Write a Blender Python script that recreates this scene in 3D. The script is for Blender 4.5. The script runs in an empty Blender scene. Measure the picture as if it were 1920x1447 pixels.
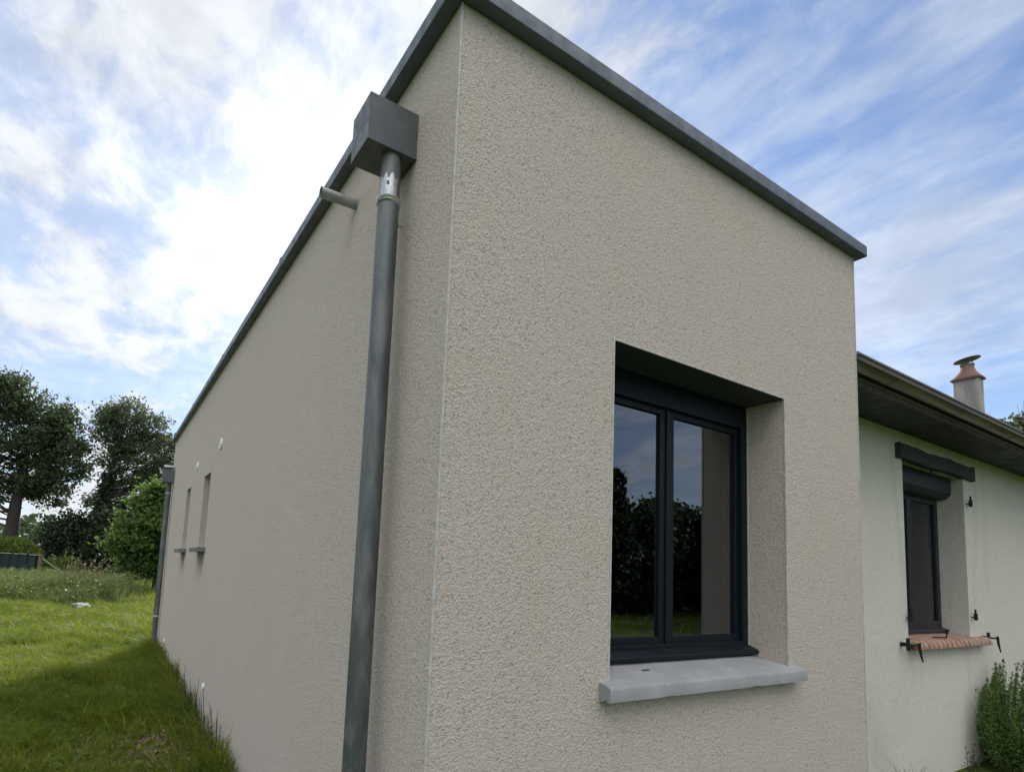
import bpy, math, random
import numpy as np
from mathutils import Vector, Matrix
random.seed(4); RNG = np.random.default_rng(11)
R = math.radians
sc = bpy.context.scene
COL = sc.collection

# ------------------------------------------------------------------ camera
YAW, PITCH, ROLL = R(-31.6421), R(6.0579), R(2.5698)
EYE = Vector((-0.8797, -1.5658, 1.5))
fw = Vector((-math.sin(YAW)*math.cos(PITCH), math.cos(YAW)*math.cos(PITCH), math.sin(PITCH)))
rt = Vector((math.cos(YAW), math.sin(YAW), 0)); up = rt.cross(fw)
cr = math.cos(ROLL)*rt + math.sin(ROLL)*up
cu = -math.sin(ROLL)*rt + math.cos(ROLL)*up
cam = bpy.data.cameras.new('camera'); camo = bpy.data.objects.new('camera', cam); COL.objects.link(camo)
m = Matrix((cr, cu, -fw)).transposed().to_4x4(); m.translation = EYE
camo.matrix_world = m
cam.sensor_width = 36; cam.lens = 1076.97/1920*36
cam.shift_x = (960-864.2)/1920; cam.shift_y = (955.5-723.5)/1920
cam.clip_start = 0.05; cam.clip_end = 2000
sc.camera = camo

# ------------------------------------------------------------------ light
SUN_AZ, SUN_EL = R(25), R(38)          # azimuth from +Y towards +X
sd = Vector((math.sin(SUN_AZ)*math.cos(SUN_EL), math.cos(SUN_AZ)*math.cos(SUN_EL), math.sin(SUN_EL)))
sun = bpy.data.lights.new('sun', 'SUN'); sun.energy = 3.2; sun.angle = R(3.5); sun.color = (1, .95, .86)
suno = bpy.data.objects.new('sun', sun); COL.objects.link(suno)
suno.rotation_euler = (-sd).to_track_quat('-Z', 'Y').to_euler()
sc.view_settings.view_transform = 'Standard'; sc.view_settings.look = 'None'
sc.view_settings.exposure = 0.62; sc.view_settings.gamma = 1.0

class NT:
    """little helper to write node trees"""
    def __init__(s, tree): s.t = tree; s.n = tree.nodes; s.l = tree.links
    def node(s, typ, **kw):
        n = s.n.new(typ)
        for k, v in kw.items(): setattr(n, k, v)
        return n
    def put(s, sock, v):
        if isinstance(v, bpy.types.NodeSocket): s.l.new(v, sock)
        elif v is not None:
            if sock.type == 'RGBA' and not hasattr(v, '__len__'): v = (v, v, v, 1)
            elif sock.type == 'RGBA' and len(v) == 3: v = (*v, 1)
            elif sock.type == 'VECTOR' and not hasattr(v, '__len__'): v = (v, v, v)
            sock.default_value = v
    def math(s, op, a, b=None, c=None, clamp=False):
        n = s.node('ShaderNodeMath', operation=op); n.use_clamp = clamp
        s.put(n.inputs[0], a); s.put(n.inputs[1], b); s.put(n.inputs[2], c); return n.outputs[0]
    def vmath(s, op, a, b=None):
        n = s.node('ShaderNodeVectorMath', operation=op); s.put(n.inputs[0], a); s.put(n.inputs[1], b)
        return n.outputs[1] if op in ('DOT_PRODUCT', 'LENGTH') else n.outputs[0]
    def noise(s, vec, scale, detail=4, rough=.5, dist=0., col=False):
        n = s.node('ShaderNodeTexNoise'); s.put(n.inputs['Vector'], vec); s.put(n.inputs['Scale'], scale)
        s.put(n.inputs['Detail'], detail); s.put(n.inputs['Roughness'], rough); s.put(n.inputs['Distortion'], dist)
        return n.outputs[1 if col else 0]
    def voro(s, vec, scale, feature='F1', out=0, rnd=1):
        n = s.node('ShaderNodeTexVoronoi', feature=feature); s.put(n.inputs['Vector'], vec); s.put(n.inputs['Scale'], scale)
        s.put(n.inputs['Randomness'], rnd); return n.outputs[out]
    def step(s, v, a, b, lo=0., hi=1., smooth=True):
        n = s.node('ShaderNodeMapRange'); n.interpolation_type = 'SMOOTHSTEP' if smooth else 'LINEAR'
        s.put(n.inputs[0], v); s.put(n.inputs[1], a); s.put(n.inputs[2], b); s.put(n.inputs[3], lo); s.put(n.inputs[4], hi)
        return n.outputs[0]
    def mix(s, f, a, b, blend='MIX'):
        n = s.node('ShaderNodeMix', data_type='RGBA', blend_type=blend)
        s.put(n.inputs[0], f); s.put(n.inputs[6], a); s.put(n.inputs[7], b); return n.outputs[2]
    def mapping(s, vec, scale=(1, 1, 1), rot=(0, 0, 0), loc=(0, 0, 0)):
        n = s.node('ShaderNodeMapping'); s.put(n.inputs[0], vec); n.inputs[1].default_value = loc
        n.inputs[2].default_value = rot; n.inputs[3].default_value = scale; return n.outputs[0]
    def xyz(s, vec):
        n = s.node('ShaderNodeSeparateXYZ'); s.put(n.inputs[0], vec); return n.outputs
    def comb(s, x, y, z):
        n = s.node('ShaderNodeCombineXYZ'); s.put(n.inputs[0], x); s.put(n.inputs[1], y); s.put(n.inputs[2], z); return n.outputs[0]

# world: Nishita sky with a broken layer of cloud
w = bpy.data.worlds.new('World'); sc.world = w; w.use_nodes = True
t = NT(w.node_tree); t.n.clear()
sky = t.node('ShaderNodeTexSky', sky_type='NISHITA'); sky.sun_disc = False
sky.sun_elevation = SUN_EL; sky.sun_rotation = SUN_AZ; sky.air_density = 1.0; sky.dust_density = .25; sky.ozone_density = 2.0
tc = t.node('ShaderNodeTexCoord'); d = tc.outputs['Generated']
X, Y, Z = t.xyz(d)
zz = t.math('ADD', t.math('MAXIMUM', Z, 0.0), .16)
P = t.comb(t.math('DIVIDE', X, zz), t.math('DIVIDE', Y, zz), 0.)
sundot = t.math('MAXIMUM', t.vmath('DOT_PRODUCT', d, tuple(sd)), 0.)
lumps = t.noise(t.mapping(P, (1.0, .75, 1), (0, 0, .5), (3.1, 1.7, 0)), 3.3, 10, .6, .2)
fine = t.noise(t.mapping(P, (1.0, .6, 1), (0, 0, -.4), (5.1, .7, 0)), 9.5, 6, .6, .3)
big = t.noise(t.mapping(P, (1, 1, 1), (0, 0, 0), (7.3, 2.2, 0)), .8, 3, .5, .4)
wisp = t.noise(t.mapping(P, (1.5, .42, 1), (0, 0, R(6)), (1.3, 4.2, 0)), 2.0, 8, .5, .35)
# sky fully broken-clouded on the sun's side, thinner and wispier away to the right
leftness = t.step(X, .42, .76, 1., 0.)
f1 = t.math('ADD', t.math('MULTIPLY', lumps, .62), t.math('ADD', t.math('MULTIPLY', big, .38), t.math('MULTIPLY', fine, .34)))
m1 = t.step(f1, .59, .74)
cmin = t.step(X, 0., .5, .50, .10)
m1 = t.math('ADD', t.math('MULTIPLY', m1, t.math('SUBTRACT', 1., cmin)), cmin)
f2 = t.math('ADD', t.math('MULTIPLY', wisp, .8), t.math('ADD', t.math('MULTIPLY', big, .25), t.math('MULTIPLY', fine, .12)))
m2 = t.step(f2, .49, .70, .02, .66)
low = t.step(Z, .45, .02, 0., .5)
m2 = t.math('MAXIMUM', m2, low)
mask = t.math('ADD', t.math('MULTIPLY', m1, leftness), t.math('MULTIPLY', m2, t.math('SUBTRACT', 1., leftness)))
# unseen high cloud behind the camera, added and brightened to light the walls
back_fill = t.math('MULTIPLY', t.step(Y, .1, -.35), t.step(Z, .32, .75))
mask = t.math('MAXIMUM', mask, t.math('MULTIPLY', back_fill, t.step(f1, .38, .56)))
shade = t.noise(t.mapping(P, (1, 1, 1), (0, 0, 0), (2, 9, 0)), 2.6, 8, .6, .3)
lum = t.math('ADD', 4.2, t.math('MULTIPLY', t.step(t.math('ADD', t.math('MULTIPLY', shade, .6), t.math('MULTIPLY', fine, .4)), .38, .62), 1.35))
lum = t.math('ADD', lum, t.math('MULTIPLY', t.math('POWER', sundot, 60), 1.0))
lum = t.math('ADD', lum, t.math('MULTIPLY', back_fill, t.step(X, .5, -.35, 4.5, 10.5)))
haze_ = t.math('POWER', t.math('MAXIMUM', t.vmath('DOT_PRODUCT', d, (.168, .867, .469)), 0.), 55)     # brightest patch of thin cloud
lum = t.math('ADD', lum, t.math('MULTIPLY', haze_, 2.6)); mask = t.math('MAXIMUM', mask, t.math('MULTIPLY', haze_, .95))
ccol = t.vmath('MULTIPLY', t.mix(back_fill, (.94, .985, 1.05), (1.0, .99, .98)), t.comb(lum, lum, lum))
skyc = t.vmath('MULTIPLY', sky.outputs[0], (.60, .73, .88))
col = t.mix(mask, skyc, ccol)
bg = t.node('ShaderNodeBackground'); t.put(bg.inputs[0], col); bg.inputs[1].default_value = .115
out = t.node('ShaderNodeOutputWorld'); t.l.new(bg.outputs[0], out.inputs[0])

# ------------------------------------------------------------------ materials
def mat(name, base=(.5, .5, .5), rough=.6, metal=0., fn=None, spec=.5):
    mm = bpy.data.materials.new(name); mm.use_nodes = True
    q = NT(mm.node_tree); b = q.n['Principled BSDF']
    q.put(b.inputs['Base Color'], base); b.inputs['Roughness'].default_value = rough
    b.inputs['Metallic'].default_value = metal; b.inputs['Specular IOR Level'].default_value = spec
    if fn: fn(q, b)
    return mm
def objc(q): return q.node('ShaderNodeTexCoord').outputs['Object']
def bump(q, b, h, strength, dist):
    n = q.node('ShaderNodeBump'); n.inputs['Strength'].default_value = strength; n.inputs['Distance'].default_value = dist
    q.put(n.inputs['Height'], h); q.l.new(n.outputs[0], b.inputs['Normal'])

STAINS = [(5.07, 5.6, 1.0), (6.63, 6.9, 1.0)]   # (y centre, ...) under the slit sills
def plaster(colour, warm, pit, grain=108., depth=.006, algae=False, drips=False):
    def fn(q, b):
        v = objc(q)
        wv = q.vmath('ADD', v, q.vmath('MULTIPLY', q.noise(v, 55, 2, .5, 0, True), (.012, .012, .012)))
        g1 = q.noise(wv, grain*1.15, 4, .7, .25)
        g2 = q.voro(wv, grain*1.3, 'F1')
        g3 = q.noise(v, grain*.5, 5, .65, .2)
        pits = q.step(q.noise(wv, grain*1.05, 2, .5, .5), .37, .30)             # sparse torn holes
        h = q.math('ADD', q.math('MULTIPLY', g1, .8), q.math('ADD', q.math('MULTIPLY', g2, .45), q.math('MULTIPLY', g3, .8)))
        h = q.math('SUBTRACT', h, q.math('MULTIPLY', pits, .6))
        bump(q, b, h, 1.0, depth)
        c = q.mix(q.step(q.noise(v, 1.6, 5, .6), .45, .72, 0, .55), colour, warm)
        c = q.mix(q.step(q.noise(v, 7, 5, .7), .52, .75, 0, .35), c, warm)
        c = q.mix(q.step(g1, .34, .62, .28, 0), c, q.mix(.5, c, (.0, .0, .0)))
        spk = q.step(q.voro(wv, grain*1.3, 'F1', 1), .0, 1., -.1, .1, False)
        c = q.mix(q.math('MULTIPLY', pits, q.step(q.noise(v, 3.5, 3), .35, .65, .12, .38)), c, pit)
        br = q.node('ShaderNodeBrightContrast'); q.put(br.inputs[0], c); q.put(br.inputs[1], q.math('MULTIPLY', q.math('SUBTRACT', g3, .5), .07)); c = br.outputs[0]
        x, y, z = q.xyz(v)
        if drips:
            # water streaks left by the two slit sills and faint vertical run marks
            for yc in (5.066, 6.632):
                a = q.step(q.math('ABSOLUTE', q.math('SUBTRACT', y, yc)), .12, .27, 1, 0)
                bz = q.math('MULTIPLY', q.step(z, 1.25, 1.56, 0, 1), q.step(z, 1.60, 1.62, 1, 0))
                mk = q.math('MULTIPLY', q.math('MULTIPLY', a, bz), q.step(q.noise(q.mapping(v, (14, 14, 1.2)), 1, 3), .3, .6, .3, .8))
                c = q.mix(mk, c, (.13, .12, .105))
            run = q.noise(q.mapping(v, (5, 5, .35)), 1, 5, .6)
            c = q.mix(q.step(run, .55, .85, 0, .05), c, (.23, .215, .185))
        if algae:
            a = q.math('MULTIPLY', q.step(x, 3.25, 4.35, 1, 0), q.step(z, .05, .95, 1, 0))
            a = q.math('MULTIPLY', a, q.step(q.noise(q.mapping(v, (3, 3, 1.3)), 1.3, 6, .65), .35, .65, .15, .8))
            c = q.mix(a, c, (.16, .2, .15))
            a = q.math('MULTIPLY', q.step(q.noise(v, .8, 4), .5, .7, 0, .3), q.step(z, .0, 1.1, 1, 0))
            c = q.mix(a, c, (.28, .31, .25))
            # run-off below the window sill
            a = q.math('MULTIPLY', q.step(q.noise(q.mapping(v, (6, 6, .7)), 1, 4), .45, .75, 0, .22), q.step(z, .3, 1.04, 0, 1))
            a = q.math('MULTIPLY', a, q.math('MULTIPLY', q.step(x, 4.3, 4.5), q.step(x, 6.3, 6.6, 1, 0)))
            c = q.mix(a, c, (.2, .21, .18))
        q.put(b.inputs['Base Color'], c)
    return fn
M = {}
M['plaster'] = mat('beige_render', rough=.95, spec=.15, fn=plaster((.64, .566, .497), (.63, .538, .445), (.27, .235, .195), drips=True, depth=.006))
M['old_plaster'] = mat('cream_render', rough=.95, spec=.15, fn=plaster((.72, .685, .60), (.68, .645, .555), (.4, .41, .37), grain=70, depth=.0035, algae=True))
def f_bead(q, b):
    v = objc(q); q.put(b.inputs['Base Color'], q.mix(q.step(q.noise(v, 22, 5, .7), .38, .6), (.44, .42, .39), (.55, .54, .52)))
    bump(q, b, q.noise(v, 160, 3), .5, .002)
M['bead'] = mat('pvc_bead', rough=.6, fn=f_bead)
def f_metal(c1, c2, sc_=8., rgh=(.35, .6), bmp=.15):
    def fn(q, b):
        v = objc(q); n = q.noise(v, sc_, 6, .65)
        q.put(b.inputs['Base Color'], q.mix(q.step(n, .35, .7), c1, c2))
        q.put(b.inputs['Roughness'], q.step(q.noise(v, sc_*3, 4), .3, .7, rgh[0], rgh[1]))
        bump(q, b, q.noise(v, sc_*1.4, 3), bmp, .004)
    return fn
M['coping'] = mat('lacquered_coping', rough=.5, metal=.2, fn=f_metal((.10, .12, .145), (.112, .132, .158), 5))
M['hopper'] = mat('hopper_metal', rough=.5, metal=.15, fn=f_metal((.10, .105, .115), (.13, .135, .145), 9))
def f_pipe(q, b):
    v = objc(q)
    n = q.noise(q.mapping(v, (9, 9, 2.2)), 1.6, 7, .65, .4)
    c = q.mix(q.step(n, .38, .68), (.10, .11, .113), (.19, .20, .20))
    sp = q.step(q.noise(v, 70, 3, .7), .70, .76)
    c = q.mix(q.math('MULTIPLY', sp, .6), c, (.5, .5, .48))
    sc_ = q.step(q.noise(q.mapping(v, (60, 60, 2)), 1, 4, .7), .62, .72, 0, .35)
    c = q.mix(sc_, c, (.27, .28, .28))
    q.put(b.inputs['Base Color'], c); q.put(b.inputs['Roughness'], q.step(n, .3, .7, .42, .62))
    bump(q, b, q.noise(q.mapping(v, (12, 12, 3)), 1, 4), .25, .004)
M['zinc'] = mat('aged_zinc', rough=.5, metal=.5, fn=f_pipe)
M['bright_zinc'] = mat('bright_zinc', rough=.4, metal=.7, fn=f_metal((.42, .45, .47), (.62, .64, .65), 40, (.3, .55), .3))
M['overflow'] = mat('overflow_tube', rough=.5, metal=.4, fn=f_metal((.30, .31, .31), (.42, .43, .43), 30))
M['frame'] = mat('anthracite_aluminium', (.012, .02, .028), .45, 0, fn=f_metal((.004, .008, .012), (.006, .010, .015), 20, (.42, .55), .05), spec=.25)
M['head'] = mat('anthracite_lining', rough=.6, fn=f_metal((.05, .055, .065), (.058, .064, .075), 20, (.55, .7), .05), spec=.3)
M['old_frame'] = mat('grey_aluminium', (.03, .035, .045), .45, .1, fn=f_metal((.018, .02, .026), (.024, .027, .034), 20, (.45, .6), .05))
M['spacer'] = mat('spacer_grey', (.16, .17, .18), .5)
M['rubber'] = mat('black_seal', (.01, .01, .012), .7)
def f_conc(q, b):
    v = objc(q); n = q.noise(v, 6, 8, .65)
    c = q.mix(q.step(n, .35, .7), (.29, .295, .30), (.37, .37, .365))
    c = q.mix(q.step(q.noise(q.mapping(v, (9, 3, 9)), 1, 4), .58, .72, 0, .35), c, (.2, .2, .19))
    c = q.mix(q.step(q.noise(v, 130, 2), .70, .74, 0, .8), c, (.62, .62, .6))
    q.put(b.inputs['Base Color'], c); bump(q, b, q.noise(v, 90, 5, .7), .5, .0025)
M['concrete'] = mat('cast_stone', rough=.85, spec=.2, fn=f_conc)
M['slit_sill'] = mat('grey_sill', rough=.8, fn=f_metal((.15, .145, .14), (.2, .195, .185), 14))
M['white'] = mat('white_plastic', (.75, .76, .74), .4)
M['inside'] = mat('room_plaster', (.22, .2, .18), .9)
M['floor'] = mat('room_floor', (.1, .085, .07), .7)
M['roofing'] = mat('bitumen', (.06, .06, .06), .9)
def f_wood(q, b):
    v = objc(q); n = q.noise(q.mapping(v, (1.5, 12, 12)), 2, 6, .6, .4)
    q.put(b.inputs['Base Color'], q.mix(n, (.022, .026, .034), (.055, .058, .066))); bump(q, b, n, .5, .004)
M['dark_wood'] = mat('stained_lintel', rough=.75, fn=f_wood)
M['soffit'] = mat('dark_soffit', rough=.8, fn=f_metal((.03, .034, .042), (.045, .048, .055), 4, (.6, .85)))
M['fascia'] = mat('brown_fascia', rough=.7, fn=f_metal((.07, .062, .06), (.1, .09, .085), 6, (.5, .8)))
def f_gut(q, b):
    v = objc(q); n = q.noise(q.mapping(v, (1.2, 12, 12)), 1.3, 6, .65)
    q.put(b.inputs['Base Color'], q.mix(q.step(n, .35, .65), (.20, .185, .18), (.33, .315, .305)))
M['gutter'] = mat('weathered_gutter', rough=.45, metal=.3, fn=f_gut)
def f_tile(q, b):
    v = objc(q); n = q.noise(v, 3, 6, .65)
    c = q.mix(n, (.07, .055, .05), (.13, .10, .085)); c = q.mix(q.step(q.noise(v, 9, 5), .5, .7, 0, .6), c, (.1, .1, .08))
    q.put(b.inputs['Base Color'], c)
M['tile'] = mat('roof_tile', rough=.85, fn=f_tile)
M['flashing'] = mat('lead_flashing', rough=.5, metal=.4, fn=f_metal((.12, .12, .13), (.2, .2, .21), 6))
def f_terra(q, b):
    v = objc(q); n = q.noise(v, 5, 6, .65)
    q.put(b.inputs['Base Color'], q.mix(n, (.2, .11, .085), (.3, .17, .13)))
M['terracotta'] = mat('terracotta', rough=.8, fn=f_terra)
def f_chim(q, b):
    v = objc(q); n = q.noise(q.mapping(v, (2, 2, .8)), 2, 6, .6)
    q.put(b.inputs['Base Color'], q.mix(q.step(n, .4, .65), (.42, .39, .35), (.27, .26, .24))); bump(q, b, q.noise(v, 40, 3), .4, .01)
M['chimney'] = mat('chimney_render', rough=.9, fn=f_chim)
def f_brick(q, b):
    v = objc(q); n = q.noise(v, 14, 5, .65)
    bt = q.voro(q.mapping(v, (10.2, .01, .01)), 1, 'F1', 1)
    c = q.mix(q.step(n, .3, .7), (.34, .19, .14), (.49, .33, .25))
    c = q.mix(.25, c, q.mix(.5, bt, (.5, .3, .2)), 'SOFT_LIGHT')
    c = q.mix(q.step(q.noise(v, 5, 4), .55, .7, 0, .5), c, (.4, .33, .27))
    q.put(b.inputs['Base Color'], c); bump(q, b, q.noise(v, 80, 4), .5, .003)
M['brick'] = mat('brick_sill', rough=.85, fn=f_brick)
M['mortar'] = mat('brown_mortar', (.06, .038, .03), .95)
M['iron'] = mat('black_iron', (.012, .012, .013), .5, .3)

def thin_glass(name, ior, tint):
    mm = bpy.data.materials.new(name); mm.use_nodes = True; q = NT(mm.node_tree); q.n.clear()
    fr = q.node('ShaderNodeFresnel'); fr.inputs[0].default_value = ior
    gl = q.node('ShaderNodeBsdfGlossy'); gl.inputs['Roughness'].default_value = 0.0; gl.inputs[0].default_value = (.93, .96, 1, 1)
    tr = q.node('ShaderNodeBsdfTransparent'); tr.inputs[0].default_value = (*tint, 1)
    ms = q.node('ShaderNodeMixShader'); q.l.new(fr.outputs[0], ms.inputs[0]); q.l.new(tr.outputs[0], ms.inputs[1]); q.l.new(gl.outputs[0], ms.inputs[2])
    o = q.node('ShaderNodeOutputMaterial'); q.l.new(ms.outputs[0], o.inputs[0]); return mm
M['glass'] = thin_glass('window_glass', 2.4, (.6, .66, .66))
M['old_glass'] = thin_glass('old_window_glass', 1.45, (.5, .55, .55))

def leafmat(name, dark, light, trans=.35, rough=.5, nscale=.5):
    """leaf colour varies per leaf through the 'tint' point attribute and slowly over the plant"""
    mm = bpy.data.materials.new(name); mm.use_nodes = True; q = NT(mm.node_tree); q.n.clear()
    at = q.node('ShaderNodeAttribute'); at.attribute_name = 'tint'
    v = objc(q)
    f = q.math('ADD', q.math('MULTIPLY', at.outputs['Fac'], .65), q.math('MULTIPLY', q.step(q.noise(v, nscale, 3), .35, .65), .35))
    c = q.mix(f, dark, light)
    b = q.node('ShaderNodeBsdfPrincipled'); q.put(b.inputs['Base Color'], c); b.inputs['Roughness'].default_value = rough; b.inputs['Specular IOR Level'].default_value = .3
    tl = q.node('ShaderNodeBsdfTranslucent'); q.put(tl.inputs[0], q.mix(.5, c, tuple(min(1, x*1.5) for x in light)))
    ms = q.node('ShaderNodeMixShader'); ms.inputs[0].default_value = trans
    q.l.new(b.outputs[0], ms.inputs[1]); q.l.new(tl.outputs[0], ms.inputs[2])
    o = q.node('ShaderNodeOutputMaterial'); q.l.new(ms.outputs[0], o.inputs[0]); return mm
M['oak'] = leafmat('oak_leaf', (.042, .062, .034), (.10, .135, .06), .42)
M['oak2'] = leafmat('ash_leaf', (.05, .072, .038), (.125, .155, .075), .45)
M['dark_oak'] = leafmat('dark_oak_leaf', (.018, .03, .014), (.04, .06, .025), .2)
M['ivy'] = leafmat('ivy_leaf', (.018, .032, .016), (.045, .065, .03), .15)
M['fruit'] = leafmat('fruit_tree_leaf', (.05, .095, .025), (.15, .23, .055), .5)
M['hedge'] = leafmat('hedge_leaf', (.07, .12, .015), (.18, .24, .035), .3)
M['shrub'] = leafmat('shrub_leaf', (.05, .09, .02), (.17, .22, .05), .4)
M['wood_leaf'] = leafmat('far_wood_leaf', (.04, .065, .03), (.09, .13, .055), .3, nscale=.12)
M['conifer'] = leafmat('conifer_needle', (.012, .025, .014), (.03, .05, .028), .1)
M['grass'] = leafmat('grass_blade', (.045, .092, .010), (.235, .285, .028), .42, nscale=.9)
M['weed'] = leafmat('weed_leaf', (.035, .07, .018), (.17, .21, .07), .4, nscale=.7)
M['dry'] = leafmat('dry_stem', (.17, .13, .07), (.42, .36, .24), .25)
M['straw'] = leafmat('straw_chip', (.16, .10, .055), (.46, .35, .22), .1, nscale=8)
M['dark_weed'] = leafmat('weed_by_wall', (.03, .045, .018), (.09, .10, .04), .3)
M['rosemary'] = leafmat('rosemary_leaf', (.045, .10, .022), (.17, .27, .06), .3, nscale=4)
M['yellow'] = mat('yellow_petal', (.7, .6, .04), .6)
def f_bark(q, b):
    v = objc(q); n = q.noise(q.mapping(v, (6, 6, 1.2)), 1.5, 6, .7)
    q.put(b.inputs['Base Color'], q.mix(n, (.02, .017, .014), (.06, .052, .044))); bump(q, b, n, .8, .04)
M['bark'] = mat('bark', rough=.95, fn=f_bark)
def f_ground(q, b):
    v = objc(q); n = q.noise(v, 1.3, 7, .6); n2 = q.noise(v, 14, 6, .65)
    c = q.mix(q.step(n, .35, .65), (.045, .075, .018), (.075, .115, .025))
    c = q.mix(q.step(n2, .5, .72, 0, .7), c, (.09, .075, .045))
    x, y, z = q.xyz(v)
    far = q.step(y, 20, 60)
    c = q.mix(far, c, q.mix(q.step(q.noise(v, .15, 6, .6), .4, .6), (.075, .105, .03), (.13, .15, .055)))
    q.put(b.inputs['Base Color'], c); bump(q, b, n2, 1, .04)
M['ground'] = mat('meadow_soil', rough=.95, spec=.1, fn=f_ground)
M['tarp'] = mat('green_sheet', rough=.35, fn=f_metal((.005, .022, .019), (.009, .032, .027), 2, (.25, .4), .3))
M['post'] = mat('weathered_post', rough=.9, fn=f_metal((.1, .07, .05), (.2, .15, .11), 5))
M['rag'] = mat('white_plastic_bag', (.45, .47, .46), .5)

# ------------------------------------------------------------------ mesh helpers
class MB:
    def __init__(s): s.v = []; s.f = []
    def add(s, vs, fs):
        o = len(s.v); s.v += [tuple(x) for x in vs]; s.f += [tuple(i+o for i in f) for f in fs]; return s
    def box(s, x0, x1, y0, y1, z0, z1):
        vs = [(x, y, z) for x in (x0, x1) for y in (y0, y1) for z in (z0, z1)]
        return s.add(vs, [(0, 1, 3, 2), (4, 6, 7, 5), (0, 4, 5, 1), (2, 3, 7, 6), (0, 2, 6, 4), (1, 5, 7, 3)])
    def prism(s, prof, axis, a, b):
        """closed 2-D profile extruded along an axis; profile given in the two other axes in order"""
        n = len(prof); vs = []
        for t_ in (a, b):
            for p_ in prof:
                q_ = list(p_); q_.insert(axis, t_); vs.append(q_)
        fs = [tuple(range(n))[::-1], tuple(range(n, 2*n))] + [(i, (i+1) % n, n+(i+1) % n, n+i) for i in range(n)]
        return s.add(vs, fs)
    def tube(s, pts, rad, n=10, cap=True):
        pts = [Vector(p_) for p_ in pts]
        if not hasattr(rad, '__len__'): rad = [rad]*len(pts)
        vs = []; ref = None
        for i, p_ in enumerate(pts):
            dr = (pts[min(i+1, len(pts)-1)]-pts[max(i-1, 0)]).normalized()
            if ref is None: ref = Vector((1, 0, 0)) if abs(dr.x) < .8 else Vector((0, 1, 0))
            a = (ref - dr*ref.dot(dr)).normalized(); b_ = dr.cross(a); ref = a
            vs += [p_+rad[i]*(math.cos(2*math.pi*k/n)*a+math.sin(2*math.pi*k/n)*b_) for k in range(n)]
        fs = [(i*n+k, i*n+(k+1) % n, (i+1)*n+(k+1) % n, (i+1)*n+k) for i in range(len(pts)-1) for k in range(n)]
        if cap: fs += [tuple(range(n))[::-1], tuple(range((len(pts)-1)*n, len(pts)*n))]
        return s.add(vs, fs)
    def lathe(s, prof, c, n=24, tilt=None, sq=0):
        vs = []
        for r_, z in prof:
            for k in range(n):
                a = 2*math.pi*k/n; v_ = Vector((r_*math.cos(a), r_*math.sin(a), z))
                if tilt: v_ = tilt @ v_
                vs.append(v_+Vector(c))
        fs = [(i*n+k, i*n+(k+1) % n, (i+1)*n+(k+1) % n, (i+1)*n+k) for i in range(len(prof)-1) for k in range(n)]
        fs += [tuple(range(n))[::-1], tuple(range((len(prof)-1)*n, len(prof)*n))]
        return s.add(vs, fs)
    def build(s, name, material, parent=None, smooth=False, bevel=0, segs=2):
        me = bpy.data.meshes.new(name); me.from_pydata(s.v, [], s.f); me.validate(); me.update()
        return link(name, me, material, parent, smooth, bevel, segs)
def link(name, me, material, parent=None, smooth=False, bevel=0, segs=2):
    o = bpy.data.objects.new(name, me); COL.objects.link(o)
    if material: me.materials.append(material)
    if bevel:
        bv = o.modifiers.new('bevel', 'BEVEL'); bv.width = bevel; bv.segments = segs; bv.limit_method = 'ANGLE'; bv.angle_limit = R(40)
    if smooth or bevel:
        for p_ in me.polygons: p_.use_smooth = True
        if bevel: 
            wn = o.modifiers.new('wn', 'WEIGHTED_NORMAL'); wn.keep_sharp = True
        else:
            try: me.set_sharp_from_angle(angle=R(40))
            except Exception: pass
    if parent:
        o.parent = parent; o.matrix_parent_inverse = world_of(parent).inverted()
    return o
def world_of(o):
    mw = Matrix.LocRotScale(o.location, o.rotation_euler, o.scale)
    return (world_of(o.parent) @ o.matrix_parent_inverse @ mw) if o.parent else mw
def thing(name, label, cat, loc=(0, 0, 0), group=None):
    o = bpy.data.objects.new(name, None); COL.objects.link(o); o.location = loc; o.empty_display_size = .2
    return tag(o, label, cat, group)
def tag(o, label, cat, group=None):
    o['label'] = label; o['category'] = cat
    if group: o['group'] = group
    return o
def kind(o, k, label=None, cat=None):
    o['kind'] = k
    if label: o['label'] = label
    if cat: o['category'] = cat
    return o
def np_mesh(name, verts, quads, tint=None):
    me = bpy.data.meshes.new(name); nv = len(verts); nf = len(quads); k = quads.shape[1]
    me.vertices.add(nv); me.vertices.foreach_set('co', np.ascontiguousarray(verts, dtype=np.float32).ravel())
    me.loops.add(nf*k); me.loops.foreach_set('vertex_index', np.ascontiguousarray(quads, dtype=np.int32).ravel())
    me.polygons.add(nf); me.polygons.foreach_set('loop_start', np.arange(0, nf*k, k, dtype=np.int32))
    me.polygons.foreach_set('loop_total', np.full(nf, k, dtype=np.int32))
    me.update(calc_edges=True)
    if tint is not None:
        a = me.attributes.new('tint', 'FLOAT', 'POINT'); a.data.foreach_set('value', np.ascontiguousarray(tint, dtype=np.float32))
    return me
def unit(a): return a/np.maximum(np.linalg.norm(a, axis=1, keepdims=True), 1e-9)

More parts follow.
